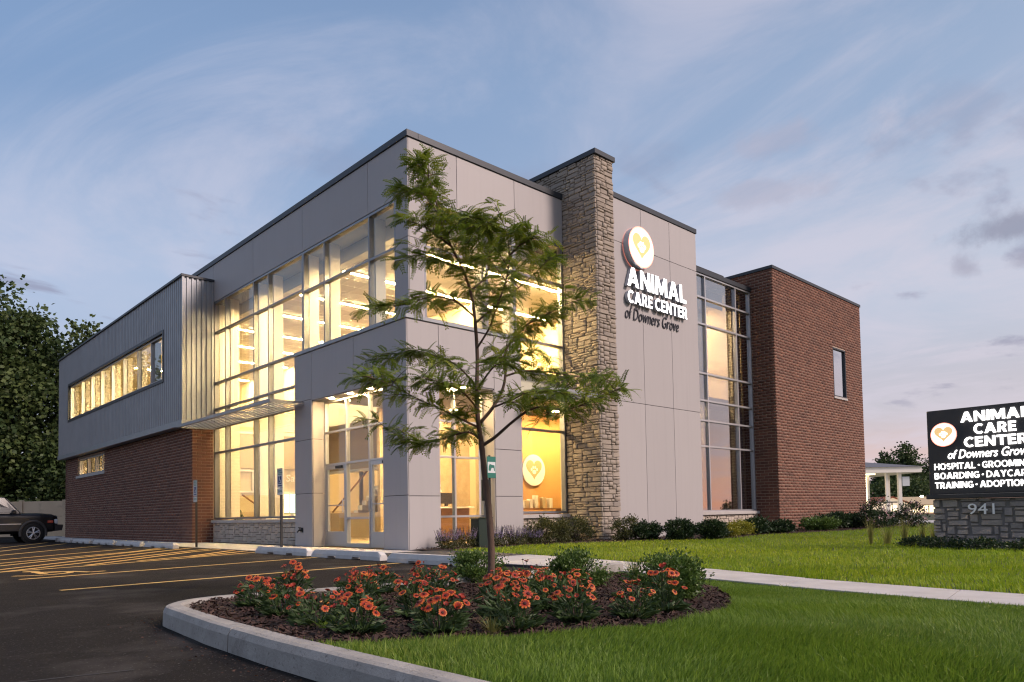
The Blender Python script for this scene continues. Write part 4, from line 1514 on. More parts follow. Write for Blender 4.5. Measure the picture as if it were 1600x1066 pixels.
def glyph(ch, s=.215):
    """Heavy sans capitals drawn as closed outlines, cap height 1; returns (contours, width)."""
    t = s * .92
    if ch == 'I':
        return [[(0, 0), (s, 0), (s, 1), (0, 1)]], s
    if ch == 'L':
        return [[(0, 0), (.58, 0), (.58, t), (s, t), (s, 1), (0, 1)]], .58
    if ch == 'T':
        return [[(.36 - s / 2, 0), (.36 + s / 2, 0), (.36 + s / 2, 1 - t), (.72, 1 - t), (.72, 1), (0, 1), (0, 1 - t), (.36 - s / 2, 1 - t)]], .72
    if ch == 'E':
        return [[(0, 0), (.60, 0), (.60, t), (s, t), (s, .41), (.55, .41), (.55, .41 + t), (s, .41 + t), (s, 1 - t), (.59, 1 - t), (.59, 1), (0, 1)]], .60
    if ch == 'H':
        return [[(0, 0), (s, 0), (s, .40), (.78 - s, .40), (.78 - s, 0), (.78, 0), (.78, 1), (.78 - s, 1), (.78 - s, .40 + t), (s, .40 + t), (s, 1), (0, 1)]], .78
    if ch == 'N':
        return [[(0, 0), (s, 0), (s, .62), (.60, 0), (.82, 0), (.82, 1), (.82 - s, 1), (.82 - s, .38), (.22, 1), (0, 1)]], .82
    if ch == 'M':
        return [[(0, 0), (s, 0), (s, .60), (.42, .06), (.60, .06), (1.02 - s, .60), (1.02 - s, 0), (1.02, 0), (1.02, 1), (.74, 1), (.51, .42), (.28, 1), (0, 1)]], 1.02
    if ch == 'A':
        return [[(0, 0), (.24, 0), (.305, .20), (.605, .20), (.67, 0), (.92, 0), (.59, 1), (.33, 1)], [(.36, .37), (.455, .69), (.55, .37)]], .92
    if ch == 'Y':
        return [[(.42 - s / 2, 0), (.42 + s / 2, 0), (.42 + s / 2, .40), (.84, 1), (.59, 1), (.42, .64), (.25, 1), (0, 1), (.42 - s / 2, .40)]], .84
    if ch == 'O':
        return [arc(.45, .5, .45, .52, 0, 345, 24), arc(.45, .5, .45 - s, .52 - t, 345, 0, 24)], .90
    if ch == 'C':
        return [arc(.45, .5, .45, .52, 48, 312, 22) + arc(.45, .5, .45 - s, .52 - t, 312, 48, 18)], .76
    if ch == 'G':
        return [arc(.45, .5, .45, .52, 48, 308, 22) + [(.80, .08), (.80, .54), (.46, .54), (.46, .54 - t), (.59, .54 - t), (.59, .20)] + arc(.45, .5, .45 - s, .52 - t, 296, 48, 18)], .80
    if ch == 'D':
        return [[(0, 0), (.30, 0)] + arc(.32, .5, .50, .5, -85, 85, 14) + [(.30, 1), (0, 1)], [(s, t), (s, 1 - t)] + arc(.30, .5, .50 - s + .02, .5 - t, 85, -85, 12)], .82
    if ch in 'PR':
        c = [[(0, 0), (s, 0), (s, .36), (.34, .36)] + arc(.36, .68, .31, .32, -85, 85, 12) + [(.34, 1), (0, 1)], [(s, .36 + t * .9), (s, 1 - t * .9)] + arc(.34, .68, .12, .32 - t * .9, 85, -85, 10)]
        if ch == 'R':
            c[0] = [(0, 0), (s, 0), (s, .36), (.30, .36), (.47, 0), (.72, 0), (.52, .41)] + arc(.36, .68, .31, .32, -50, 85, 11) + [(.34, 1), (0, 1)]
        return c, (.72 if ch == 'R' else .67)
    if ch == 'B':
        o = [(0, 0), (.36, 0)] + arc(.38, .28, .32, .28, -85, 62, 11) + arc(.36, .75, .28, .25, -62, 85, 10) + [(.34, 1), (0, 1)]
        return [o, [(s, t * .85), (s, .42)] + arc(.36, .28, .12, .12, 85, -85, 8), [(s, .60), (s, 1 - t * .85)] + arc(.34, .74, .10, .10, 85, -85, 8)], .70
    if ch == 'S':
        mid = arc(.34, .715, .235, .195, 35, 250, 14) + arc(.36, .29, .245, .20, 80, -150, 15)
        L_, R_ = [], []
        for i, p in enumerate(mid):
            a, b = mid[max(i - 1, 0)], mid[min(i + 1, len(mid) - 1)]
            dx, dy = b[0] - a[0], b[1] - a[1]
            l = math.hypot(dx, dy) or 1
            L_.append((p[0] - dy / l * s * .46, p[1] + dx / l * s * .46))
            R_.append((p[0] + dy / l * s * .46, p[1] - dx / l * s * .46))
        return [L_ + R_[::-1]], .70
    if ch == '\u2022':
        return [arc(.14, .48, .13, .13, 0, 337, 16)], .28
    return [], .30


def put_caps(txt, rect, depth, plane, mats, parent, s=.215, gap=.11, name='letter'):
    """One mesh per heavy capital, the line stretched to rect = (u0,u1,v0,v1)."""
    x, runs = 0.0, []
    for ch in txt:
        if ch == ' ':
            x += .26
            continue
        c, w = glyph(ch, s)
        runs.append((c, x))
        x += w + gap
    total = x - gap
    u0, u1, v0, v1 = rect
    for c, ox in runs:
        cu = bpy.data.curves.new('g', 'CURVE')
        cu.dimensions = '2D'
        cu.fill_mode = 'BOTH'
        cu.extrude = .5
        for pts in c:
            sp_ = cu.splines.new('POLY')
            sp_.points.add(len(pts) - 1)
            for q, p in zip(sp_.points, pts):
                q.co = (p[0], p[1], 0, 1)
            sp_.use_cyclic_u = True
        o = bpy.data.objects.new('g', cu)
        COL.objects.link(o)
        me = bpy.data.meshes.new_from_object(o.evaluated_get(bpy.context.evaluated_depsgraph_get()))
        bpy.data.objects.remove(o)
        mb = MB()
        V = [tuple(q.co) for q in me.vertices]
        mb.v = [plane(u0 + (ox + a) / total * (u1 - u0), v0 + b * (v1 - v0), (z + .5) * depth) for a, b, z in V]
        mb.f = [tuple(q.vertices) for q in me.polygons]
        mb.m = [0 if all(V[k][2] > .49 for k in q) else 1 for q in mb.f]
        bpy.data.meshes.remove(me)
        mb.build(name, mats, parent)


def heart_pts(n=40):
    t = np.linspace(0, 2 * math.pi, n, endpoint=False)
    x = 16 * np.sin(t) ** 3
    y = 13 * np.cos(t) - 5 * np.cos(2 * t) - 2 * np.cos(3 * t) - np.cos(4 * t)
    return [(a / 17.0, (b + 2.5) / 17.0) for a, b in zip(x, y)]


def emblem(parent, cu, cv, r, plane, w0, rim, face, heart, paw, rim_d=.16):
    def cyl(r0, wa, wb, name, mats, n=48):
        mb = MB()
        ring = [(math.cos(2 * math.pi * k / n), math.sin(2 * math.pi * k / n)) for k in range(n)]
        vs = [plane(cu + a * r0, cv + b * r0, wa) for a, b in ring] + [plane(cu + a * r0, cv + b * r0, wb) for a, b in ring]
        mb.add(vs, [tuple(range(n, 2 * n))], 0)
        mb.add(vs, [(i, (i + 1) % n, n + (i + 1) % n, n + i) for i in range(n)], 1)
        return mb.build(name, mats, parent)
    cyl(r, w0, w0 + rim_d, 'emblem_rim', [rim, M['letter_side']])
    cyl(r * .93, w0 + rim_d * .9, w0 + rim_d + .004, 'emblem_face', [face, rim])
    hp = heart_pts()
    mb = MB()
    n = len(hp)
    for wa, wb in ((w0 + rim_d, w0 + rim_d + .010),):
        vs = [plane(cu + a * r * .74, cv + b * r * .74, wa) for a, b in hp] + [plane(cu + a * r * .74, cv + b * r * .74, wb) for a, b in hp]
        mb.add(vs, [tuple(range(n, 2 * n))] + [(i, (i + 1) % n, n + (i + 1) % n, n + i) for i in range(n)])
    mb.build('emblem_heart', heart, parent)
    mb = MB()

    def blob(a, b, ra, rb):
        k = 20
        mb.add([plane(cu + (a + ra * math.cos(2 * math.pi * i / k)) * r, cv + (b + rb * math.sin(2 * math.pi * i / k)) * r, w0 + rim_d + .016) for i in range(k)], [tuple(range(k))])
    blob(0, -.12, .17, .14)
    for a, b in ((-.24, .04), (-.09, .17), (.09, .17), (.24, .04)):
        blob(a, b, .075, .10)
    mb.build('emblem_paw', paw, parent)


M['in_white'] = material('white_wall_letter', (.85, .80, .70), .5)
M['in_gold'] = material('tan_emblem', (.45, .32, .15), .6)
em = empty('wall_emblem', (7.2, 3.27, 2.2), 'round white emblem with heart and paw on the amber wall inside', 'wall emblem')
emblem(em, 7.2, 2.24, .52, lambda u, v, w: (u, 3.295 - w, v), 0.0, M['in_white'], M['in_white'], M['in_gold'], M['in_white'], .05)
tx = empty('wall_lettering', (3.6, 4.88, 1.9), 'white interior lettering and disc on the wall behind reception', 'lettering')
pl_in = lambda u, v, w: (u, 4.895 - w, v)
put_text('ANIMAL', (2.75, 4.2, 1.95, 2.3), .03, pl_in, [M['in_white'], M['in_white']], tx, bold=.02)
put_text('CARE CENTER', (2.75, 4.6, 1.55, 1.85), .03, pl_in, [M['in_white'], M['in_white']], tx, bold=.02)
mb = MB()
mb.tube([(3.1, 4.885, 2.75), (3.1, 4.85, 2.75)], .28, 30)
mb.build('disc', M['in_white'], tx)
sv = empty('wall_lettering', (2.9, 11.83, 2.1), 'pale lettering on the lobby end wall above the bright cabinet', 'lettering')
put_text('Sal', (2.62, 3.08, 2.16, 2.42), .02, lambda u, v, w: (u, 11.828 - w, v), [M['in_white'], M['in_white']], sv, shear=.15)

dk = empty('reception_desk', (3.3, 3.9, 0), 'wooden reception desk seen through the glass doors', 'desk')
MB().box(2.4, 4.6, 3.5, 3.56, .03, 1.0).box(2.4, 2.46, 3.56, 4.4, .03, 1.0).build('desk_front', M['wood'], dk)
MB().box(2.3, 4.7, 3.35, 3.95, 1.0, 1.05, 0, .008).build('counter_top', M['white_in'], dk)
MB().box(2.46, 4.5, 3.6, 4.4, .70, .74).build('work_top', M['white_in'], dk)
mo = empty('computer_monitor', (3.9, 3.75, 1.05), 'black computer monitor on the reception counter', 'monitor')
MB().box(3.65, 4.15, 3.70, 3.73, 1.15, 1.48, 0, .006).build('screen', M['post_black'], mo)
MB().box(3.86, 3.94, 3.70, 3.78, 1.05, 1.16).box(3.78, 4.02, 3.66, 3.84, 1.05, 1.065).build('stand', M['post_black'], mo)
cab = empty('display_cabinet', (2.4, 11.6, 0), 'white backlit cabinet with pale green glass in the lobby', 'cabinet')
MB().box(1.7, 3.2, 11.45, 11.83, .03, .95).build('base', M['white_in'], cab)
MB().box(1.7, 3.2, 11.6, 11.83, 1.70, 1.78).build('top', M['white_in'], cab)
M['cab_glow'] = material('lit_cabinet_glass', (.6, .9, .85), .3, emit=(.75, 1.0, .92), estr=1.6)
for x0_ in (1.76, 2.28, 2.78):
    MB().box(x0_, x0_ + .40, 11.66, 11.80, 1.0, 1.68).build('glass_front', M['cab_glow'], cab)
shf = empty('display_shelf', (7.0, 3.05, 0), 'low shelf of pale boxes under the round wall emblem', 'shelf')
MB().box(6.2, 8.3, 2.85, 3.25, .92, .97).box(6.2, 6.26, 2.85, 3.25, .03, .92).box(8.24, 8.3, 2.85, 3.25, .03, .92).build('shelf_board', M['wood'], shf)
for i, (x, h) in enumerate([(6.35, .22), (6.52, .26), (6.70, .3), (6.95, .42), (7.3, .36), (7.62, .33)]):
    t = tag(MB().box(x, x + .14, 2.95, 3.12, .972, .972 + h, 0, .01).build('product_box', M['white_in' if i % 3 != 1 else 'tan']), ['leftmost short pale box', 'second pale box from the left', 'third box from the left', 'tallest pale box', 'fifth box from the left', 'rightmost pale box'][i] + ' on the emblem wall shelf', 'box', 'boxes on the emblem shelf')


def indoor_plant(loc, h, label, sp=.3):
    t = empty('potted_plant', loc, label, 'plant')
    x, y, z = loc
    MB().tube([(x, y, z), (x, y, z + .22)], [.09, .13], 12).build('pot', M['tan'], t)
    pts, q = [], []
    for k in range(26):
        a, r, hh = RNG.uniform(0, 6.28), RNG.uniform(.4, 1) * sp, h * RNG.uniform(.45, 1)
        b = len(pts)
        d = Vector((math.cos(a), math.sin(a), 0))
        s = Vector((-d.y, d.x, 0)) * .035
        p0, p1, p2 = Vector((x, y, z + .2)), Vector((x, y, z + hh)) + d * r * .55, Vector((x, y, z + hh * .8)) + d * r
        pts += [p0, p1 - s, p2, p1 + s]
        q.append((b, b + 1, b + 2, b + 3))
    np_o = link('foliage', np_mesh('foliage', np.array(pts), np.array(q), None, M['boxwood'], np.repeat(NP.uniform(0, 1, 26), 4)), t)


indoor_plant((.55, 11.2, .03), 1.3, 'small palm behind the lobby window near the brick corner', .35)
for i, y in enumerate((15.0, 16.3, 17.6, 18.4)):
    indoor_plant((-.5, y, 5.55), .75, ['bushy plant at the right end of the zinc box window', 'second plant from the right in the zinc box window', 'third plant from the right in the zinc box window', 'leftmost plant in the zinc box window'][i], .32)
MB().box(-.75, -.25, 13.9, 27.6, 4.72, 5.54).build('window_bench', M['white_in'], BLD)

# ------------------------------------------------------------------ illuminated wall sign
ws = empty('wall_sign', (8.0, -1.4, 7.4), 'glowing white letters and round heart emblem mounted on the pink-lit panel wall', 'sign')
wpl = lambda u, v, w: (u, PYF - .02 - w, v)
emblem(ws, 7.20, 8.46, .60, wpl, 0.0, M['sign_pink'], M['sign_disc'], M['sign_gold'], M['sign_white'], .20)
put_caps('ANIMAL', (6.62, 9.56, 7.26, 7.82), .11, wpl, [M['sign_white'], M['letter_side']], ws)
put_caps('CARE CENTER', (6.62, 9.60, 6.78, 7.14), .11, wpl, [M['sign_white'], M['letter_side']], ws)
put_text('of Downers Grove', (6.62, 9.28, 6.34, 6.70), .02, lambda u, v, w: (u, PYF - .012 - w, v), [M['letter_dark'], M['letter_dark']], ws, name='script_lettering', split=False, shear=.28, bold=-.004)

# ------------------------------------------------------------------ monument sign on the lawn
MX, MY0, MY1 = 4.85, -9.50, -11.26
mg = empty('monument_sign', (5.05, -10.5, 0), 'charcoal illuminated monument sign on a grey stone base with house number', 'sign')
MB().box(MX, MX + .42, MY0, MY1, 1.01, 2.545, 0, .008).build('cabinet', M['cabinet'], mg)
MB().box(MX - .05, MX + .47, MY0 + .05, MY1 - .05, .925, 1.008, 0, .01).build('cap_stone', M['cabinet'], mg)
MB().box(MX + .06, MX + .36, MY0 - .06, MY1 + .06, 0, .92).build('base_core', M['sign_joint'], mg)
sr1 = stone_rects(-MY0 + .02, -MY1 - .02, .0, .92, .075, .055, 77, 2, 5, (1, 2, 2, 3, 2), .008)
sr1 = [(-b, -a, c, d) for a, b, c, d in sr1]
pieces_single('stone', 'x', MX + .02, sr1, .12, .0, M['sign_stone'], mg, ROUND_STONES, .008, 78)
sr2 = stone_rects(MX + .02, MX + .40, 0, .92, .085, .062, 79, 2, 3, (1, 2, 2), .016)
pieces_single('stone', 'y', MY1 + .02, sr2, .1, .0, M['sign_stone'], mg, ROUND_STONES, .008, 80)
pieces_single('stone', 'x', MX - .055, [(a, b, c, d) for a, b, c, d in [(-9.93, -9.47, .0, .12), (-10.35, -9.95, .0, .115), (-10.8, -10.37, 0, .12), (-11.28, -10.82, 0, .118)]], .16, .0, M['sign_stone'], mg, ROUND_STONES, .005, 81)
mpl = lambda u, v, w: (MX - .003 - w, -u, v)
emblem(mg, 9.78, 2.09, .215, mpl, 0.0, M['sign_pink'], M['sign_disc'], M['sign_gold'], M['sign_white'], .03)
WH = [M['sign_white'], M['sign_white']]
put_caps('ANIMAL', (10.06, 11.10, 2.285, 2.465), .02, mpl, WH, mg)
put_caps('CARE', (10.26, 10.90, 2.06, 2.235), .02, mpl, WH, mg)
put_caps('CENTER', (10.10, 11.06, 1.835, 2.01), .02, mpl, WH, mg)
put_text('of Downers Grove', (9.83, 11.08, 1.64, 1.80), .012, mpl, WH, mg, name='script_lettering', split=False, shear=.28, bold=.008)
for t_, z_ in (('HOSPITAL \u2022 GROOMING', 1.455), ('BOARDING \u2022 DAYCARE', 1.285), ('TRAINING \u2022 ADOPTIONS', 1.115)):
    put_caps(t_, (9.60, 11.10, z_, z_ + .112), .012, mpl, WH, mg, .165)
put_text('941', (10.12, 10.53, .64, .83), .025, lambda u, v, w: (MX - .01 - w, -u, v), [M['number'], M['number']], mg, name='house_number')

# ------------------------------------------------------------------ wheel stops
def wheel_stop_mesh(L_=2.5):
    bm = MB()
    # tapered ends, chamfered top, two drainage slots underneath
    w0, w1, h = .085, .055, .155
    cuts = [-L_ / 2, -L_ / 2 + .10, -.62, -.60, -.30, -.28, .28, .30, .60, .62, L_ / 2 - .10, L_ / 2]
    slot = {(3, 4), (7, 8)}
    prev = None
    for i in range(len(cuts) - 1):
        a, b = cuts[i], cuts[i + 1]
        za = .04 if (i in (3, 7)) else 0.0
        end0, end1 = i == 0, i == len(cuts) - 2
        ha, hb = (h * .62 if end0 else h), (h * .62 if end1 else h)

        def ring(y, hh):
            return [(-w0, y, za), (-w0, y, hh * .45 + za * .3), (-w1, y, hh), (w1, y, hh), (w0, y, hh * .45 + za * .3), (w0, y, za)]
        vs = ring(a, ha) + ring(b, hb)
        fs = [(k, 6 + k, 6 + (k + 1) % 6, (k + 1) % 6) for k in range(6)] + [tuple(range(6)), tuple(range(11, 5, -1))]
        bm.add(vs, fs)
    return bm.mesh('wheel_stop', M['stop'])


WS = wheel_stop_mesh()
stops = [(-2.45, 1.42, 'white concrete wheel stop before the lobby plinth and entrance pier'), (-2.52, -1.45, 'white concrete wheel stop directly before the entrance doors'), (-2.62, -4.35, 'white concrete wheel stop half hidden by the flower bed boxwood'),
         (-2.62, 9.0, 'wheel stop under the brick wall nearest the accessible parking sign'), (-2.66, 11.85, 'second wheel stop along the brick wall from the parking sign'), (-2.68, 14.65, 'third wheel stop along the brick wall from the parking sign'),
         (-2.70, 17.6, 'fourth wheel stop along the brick wall, under the small high window'), (-2.72, 20.4, 'farthest wheel stop, in front of the black car')]
for i, (x, y, lb) in enumerate(stops):
    o = link('wheel_stop', WS)
    o.location = (x, y, 0.001)
    o.rotation_euler = (0, 0, RNG.uniform(-.012, .012))
    tag(o, lb, 'wheel stop', 'concrete wheel stops')

# ------------------------------------------------------------------ accessible parking signs
def parking_sign(x, y, ztop, label):
    t = empty('parking_sign', (x, y, 0), label, 'sign', 'accessible parking signs')
    MB().box(x - .025, x + .025, y - .02, y + .02, .0, ztop - .03).build('post', M['post_black'], t)
    f = x - .03
    zt = ztop
    p1 = MB().box(f - .004, f, y - .145, y + .145, zt - .46, zt, 0, .002).build('sign_plate', M['sign_face'], t)
    MB().box(f - .004, f, y - .145, y + .145, zt - .63, zt - .475, 0, .002).build('fine_plate', M['sign_face'], t)
    MB().box(f - .006, f - .0042, y - .13, y + .13, zt - .115, zt - .10).box(f - .006, f - .0042, y - .13, y + .13, zt - .02, zt - .012).build('green_border', M['sign_green'], p1)
    pl = lambda u, v, w: (f - .0045 - w, y - u, v)
    put_text('RESERVED', (-.12, .12, zt - .085, zt - .035), .001, pl, [M['sign_green']] * 2, p1, name='lettering', split=False, bold=.02)
    put_text('PARKING', (-.10, .10, zt - .165, zt - .125), .001, pl, [M['sign_green']] * 2, p1, name='lettering', split=False, bold=.02)
    MB().box(f - .006, f - .0042, y - .085, y + .085, zt - .375, zt - .19).build('blue_field', M['sign_blue'], p1)
    s = MB()
    cy, cz = y - .005, zt - .31
    pts = [(cy + .042 * math.cos(a), cz + .042 * math.sin(a)) for a in np.linspace(2.2, 6.0, 12)]
    s.tube([(f - .007, a, b) for a, b in pts], .006, 5)
    s.tube([(f - .007, cy + .012, cz + .09), (f - .007, cy + .012, cz + .02), (f - .007, cy - .035, cz + .02), (f - .007, cy - .055, cz - .04)], .007, 5)
    s.tube([(f - .0085, cy + .012, cz + .108), (f - .0065, cy + .012, cz + .108)], .012, 8)
    s.build('wheelchair_symbol', M['sign_face'], p1)
    MB().box(f - .006, f - .0042, y - .10, y + .10, zt - .43, zt - .40).build('arrow_bar', M['sign_blue'], p1)
    put_text('$250 FINE', (-.115, .115, zt - .58, zt - .52), .001, pl, [M['sign_green']] * 2, t, name='lettering', split=False, bold=.02)


parking_sign(-2.06, 7.72, 1.94, 'accessible parking sign on a black post before the brick corner')
parking_sign(-2.02, 2.40, 1.98, 'accessible parking sign on a black post before the lobby window')

# pet waste station by the walkway
pw = empty('pet_waste_station', (1.5, -.95, 0), 'dark green pet waste station with bin, dispenser and sign on a post', 'waste station')
MB().box(1.565, 1.60, -.97, -.93, .03, 2.2).build('post', M['post_black'], pw)
MB().box(1.10, 1.50, -1.10, -.80, .03, .70, 0, .01).build('bin', M['bin_green'], pw)
MB().box(1.08, 1.52, -1.12, -.78, .702, .735, 0, .006).build('lid', M['bin_green'], pw)
MB().box(1.36, 1.52, -1.02, -.90, 1.12, 1.62, 0, .008).build('bag_dispenser', M['post_black'], pw)
sg = MB().box(1.46, 1.74, -1.005, -.99, 1.66, 2.17, 0, .004).build('sign_plate', M['sign_green'], pw)
MB().box(1.48, 1.72, -1.008, -1.0055, 1.78, 2.04).build('white_field', M['sign_face'], sg)
dg_ = MB()
dg_.add([(1.50, -1.0095, 1.84), (1.56, -1.0095, 1.82), (1.60, -1.0095, 1.90), (1.66, -1.0095, 1.90), (1.68, -1.0095, 1.82), (1.70, -1.0095, 1.83), (1.69, -1.0095, 1.96), (1.62, -1.0095, 1.97), (1.54, -1.0095, 1.99), (1.51, -1.0095, 1.93)], [tuple(range(10))])
dg_.build('pictogram', M['sign_green'], sg)

hb = empty('hose_bib', (-.33, 4.77, .44), 'small dark hose tap on the portal pier left of the doors', 'tap')
MB().tube([(-.30, 4.77, .46), (-.40, 4.77, .46), (-.44, 4.77, .40)], [.025, .022, .02], 8).build('spout', M['post_black'], hb)
MB().tube([(-.38, 4.77, .46), (-.38, 4.77, .53)], .012, 6).tube([(-.38, 4.71, .53), (-.38, 4.83, .53)], .016, 6).build('valve_handle', M['post_black'], hb)
MB().box(-.318, -.301, 4.70, 4.84, .40, .53).build('back_plate', M['post_black'], hb)

# ------------------------------------------------------------------ foliage helpers
def leaf_cards(name, P, D, size, aspect, mat, parent=None, fold=.25, tint=None, tlo=0.0, thi=1.0):
    """Diamond leaves: P base points, D directions, per-leaf size."""
    n = len(P)
    P, D = np.asarray(P, float), np.asarray(D, float)
    D /= np.linalg.norm(D, axis=1, keepdims=True) + 1e-9
    R = NP.normal(0, 1, (n, 3))
    S = np.cross(D, R)
    S /= np.linalg.norm(S, axis=1, keepdims=True) + 1e-9
    Nn = np.cross(S, D)
    size = np.broadcast_to(size, n)[:, None]
    v = np.zeros((n, 4, 3))
    v[:, 0] = P
    v[:, 1] = P + D * size * .45 + S * size * aspect / 2 + Nn * size * fold * .3
    v[:, 2] = P + D * size
    v[:, 3] = P + D * size * .45 - S * size * aspect / 2 + Nn * size * fold * .3
    b = np.arange(n) * 4
    tris = np.concatenate([np.stack([b, b + 1, b + 2], 1), np.stack([b, b + 2, b + 3], 1)])
    t = NP.uniform(tlo, thi, n) if tint is None else tint
    me = np_mesh(name, v.reshape(-1, 3), None, tris, mat, np.repeat(t, 4))
    return link(name, me, parent)


def rand_dirs(n):
    d = NP.normal(0, 1, (n, 3))
    return d / np.linalg.norm(d, axis=1, keepdims=True)


# ------------------------------------------------------------------ the young honey locust
BR = {
 'trunk':[(-5.261,-8.779,0.03),(-5.258,-8.804,0.4),(-5.282,-8.806,0.823),(-5.318,-8.792,1.186),(-5.344,-8.784,1.489)],
 'leader':[(-5.344,-8.784,1.489),(-5.369,-8.772,1.701),(-5.369,-8.76,1.976),(-5.35,-8.754,2.285),(-5.373,-8.753,2.651),(-5.439,-8.773,2.91),(-5.53,-8.766,3.106),(-5.638,-8.743,3.299),(-5.705,-8.69,3.509),(-5.722,-8.619,3.77),(-5.747,-8.538,4.005),(-5.797,-8.498,4.145)],
 'b1':[(-5.326,-8.799,1.458),(-5.278,-8.92,1.529),(-5.219,-9.08,1.649),(-5.17,-9.245,1.742),(-5.108,-9.375,1.768),(-5.026,-9.592,1.726),(-4.859,-9.827,1.816),(-4.756,-10.001,1.895)],
 'b2':[(-5.351,-8.787,1.67),(-5.218,-8.813,1.818),(-5.108,-8.832,1.994),(-5.054,-8.824,2.175),(-5.032,-8.786,2.354),(-4.938,-8.818,2.521),(-4.78,-8.84,2.683),(-4.617,-8.933,2.776),(-4.443,-9.039,2.903),(-4.341,-9.14,2.945)],
 'b2b':[(-5.058,-8.819,2.138),(-4.955,-8.99,2.175),(-4.812,-9.196,2.148),(-4.666,-9.472,2.075),(-4.547,-9.722,2.004)],
 'b3':[(-5.356,-8.754,2.377),(-5.369,-8.959,2.537),(-5.391,-9.086,2.698),(-5.402,-9.226,2.899),(-5.414,-9.296,3.112),(-5.442,-9.282,3.342),(-5.486,-9.247,3.469)],
 'b4':[(-5.368,-8.756,2.62),(-5.145,-8.774,2.811),(-4.875,-8.839,3.04),(-4.679,-8.899,3.228),(-4.535,-8.978,3.391)],
 'b5':[(-5.363,-8.773,1.622),(-5.581,-8.775,1.684),(-5.801,-8.775,1.754),(-6.027,-8.701,1.847),(-6.241,-8.64,1.947),(-6.398,-8.561,2.008)],
 'b6':[(-5.34,-8.788,1.501),(-5.364,-8.631,1.587),(-5.403,-8.453,1.576),(-5.522,-8.197,1.528),(-5.67,-7.918,1.595),(-5.797,-7.735,1.746)],
 'b7':[(-5.369,-8.761,2.006),(-5.391,-8.503,2.246),(-5.459,-8.237,2.383),(-5.576,-7.989,2.461),(-5.686,-7.81,2.398)],
 'b8':[(-5.378,-8.75,2.681),(-5.621,-8.757,2.787),(-5.849,-8.718,2.788),(-6.052,-8.656,2.704),(-6.232,-8.549,2.648)],
 'b9':[(-5.53,-8.766,3.106),(-5.579,-8.518,3.234),(-5.654,-8.312,3.334),(-5.795,-8.104,3.294)],
 'b10':[(-5.669,-8.718,3.401),(-5.671,-8.93,3.475),(-5.63,-9.107,3.461),(-5.599,-9.201,3.371)],
 'b11':[(-5.722,-8.619,3.758),(-5.743,-8.397,3.899),(-5.835,-8.243,3.974)],
 'b12':[(-5.414,-9.296,3.112),(-5.372,-9.412,3.206),(-5.346,-9.51,3.27)],
 'b13':[(-5.382,-8.775,1.973),(-5.474,-9.112,2.121),(-5.506,-9.362,2.163),(-5.435,-9.571,2.193)],
 'b14':[(-5.37,-8.776,1.791),(-5.689,-8.96,1.887),(-5.916,-9.022,1.94),(-6.166,-8.992,1.971)],
 'b15':[(-5.439,-8.773,2.91),(-5.17,-8.698,3.14),(-5.086,-8.655,3.394),(-5.147,-8.535,3.542)],
 'b16':[(-5.218,-8.813,1.818),(-5.277,-9.147,1.845),(-5.36,-9.486,1.868),(-5.306,-9.743,1.822)],
 'b17':[(-5.638,-8.743,3.299),(-5.841,-8.692,3.413),(-5.965,-8.648,3.512)],
}


def frond_unit(seed):
    """Pinnate leaf: arched stalk along +x, drooping to -z, paired leaflets."""
    rg = np.random.default_rng(seed)
    n = 10
    vs, qs = [], []
    droop = rg.uniform(.25, .7)
    t = np.linspace(0, 1, n)
    px, pz = t * (1 - .12 * droop * t), .18 * t - droop * t ** 2
    for i in range(2, n):
        tx, tz = px[i] - px[i - 1], pz[i] - pz[i - 1]
        l = math.hypot(tx, tz)
        tx, tz = tx / l, tz / l
        ll = .23 * (1 - .55 * abs(t[i] - .5) * 1.2) * rg.uniform(.85, 1.15)
        wd = .056
        for s in (-1, 1):
            base = np.array([px[i], 0, pz[i]])
            d = np.array([tx * .45, s * .87, tz * .45 - .22])
            d /= np.linalg.norm(d)
            side = np.array([tx, 0, tz])
            b = len(vs)
            vs += [base, base + d * ll * .5 + side * wd, base + d * ll, base + d * ll * .5 - side * wd]
            qs.append((b, b + 1, b + 2, b + 3) if s > 0 else (b + 3, b + 2, b + 1, b))
    # stalk
    b = len(vs)
    for i in range(n):
        vs += [np.array([px[i], .006, pz[i]]), np.array([px[i], -.006, pz[i]])]
    for i in range(n - 1):
        qs.append((b + 2 * i, b + 2 * i + 1, b + 2 * i + 3, b + 2 * i + 2))
    return np.array(vs), np.array(qs)


FRONDS = [frond_unit(s) for s in range(5)]
lt = empty('honey_locust_tree', (-5.26, -8.78, .03), 'slender young honey locust with drooping feathery leaves in the flower bed', 'tree')


def smooth_path(pts, n=5):
    P = [Vector(p) for p in pts]
    out = []
    for i in range(len(P) - 1):
        p0, p1, p2, p3 = P[max(i - 1, 0)], P[i], P[i + 1], P[min(i + 2, len(P) - 1)]
        for k in range(n):
            t = k / n
            out.append(.5 * ((2 * p1) + (-p0 + p2) * t + (2 * p0 - 5 * p1 + 4 * p2 - p3) * t * t + (-p0 + 3 * p1 - 3 * p2 + p3) * t ** 3))
    out.append(P[-1])
    return out


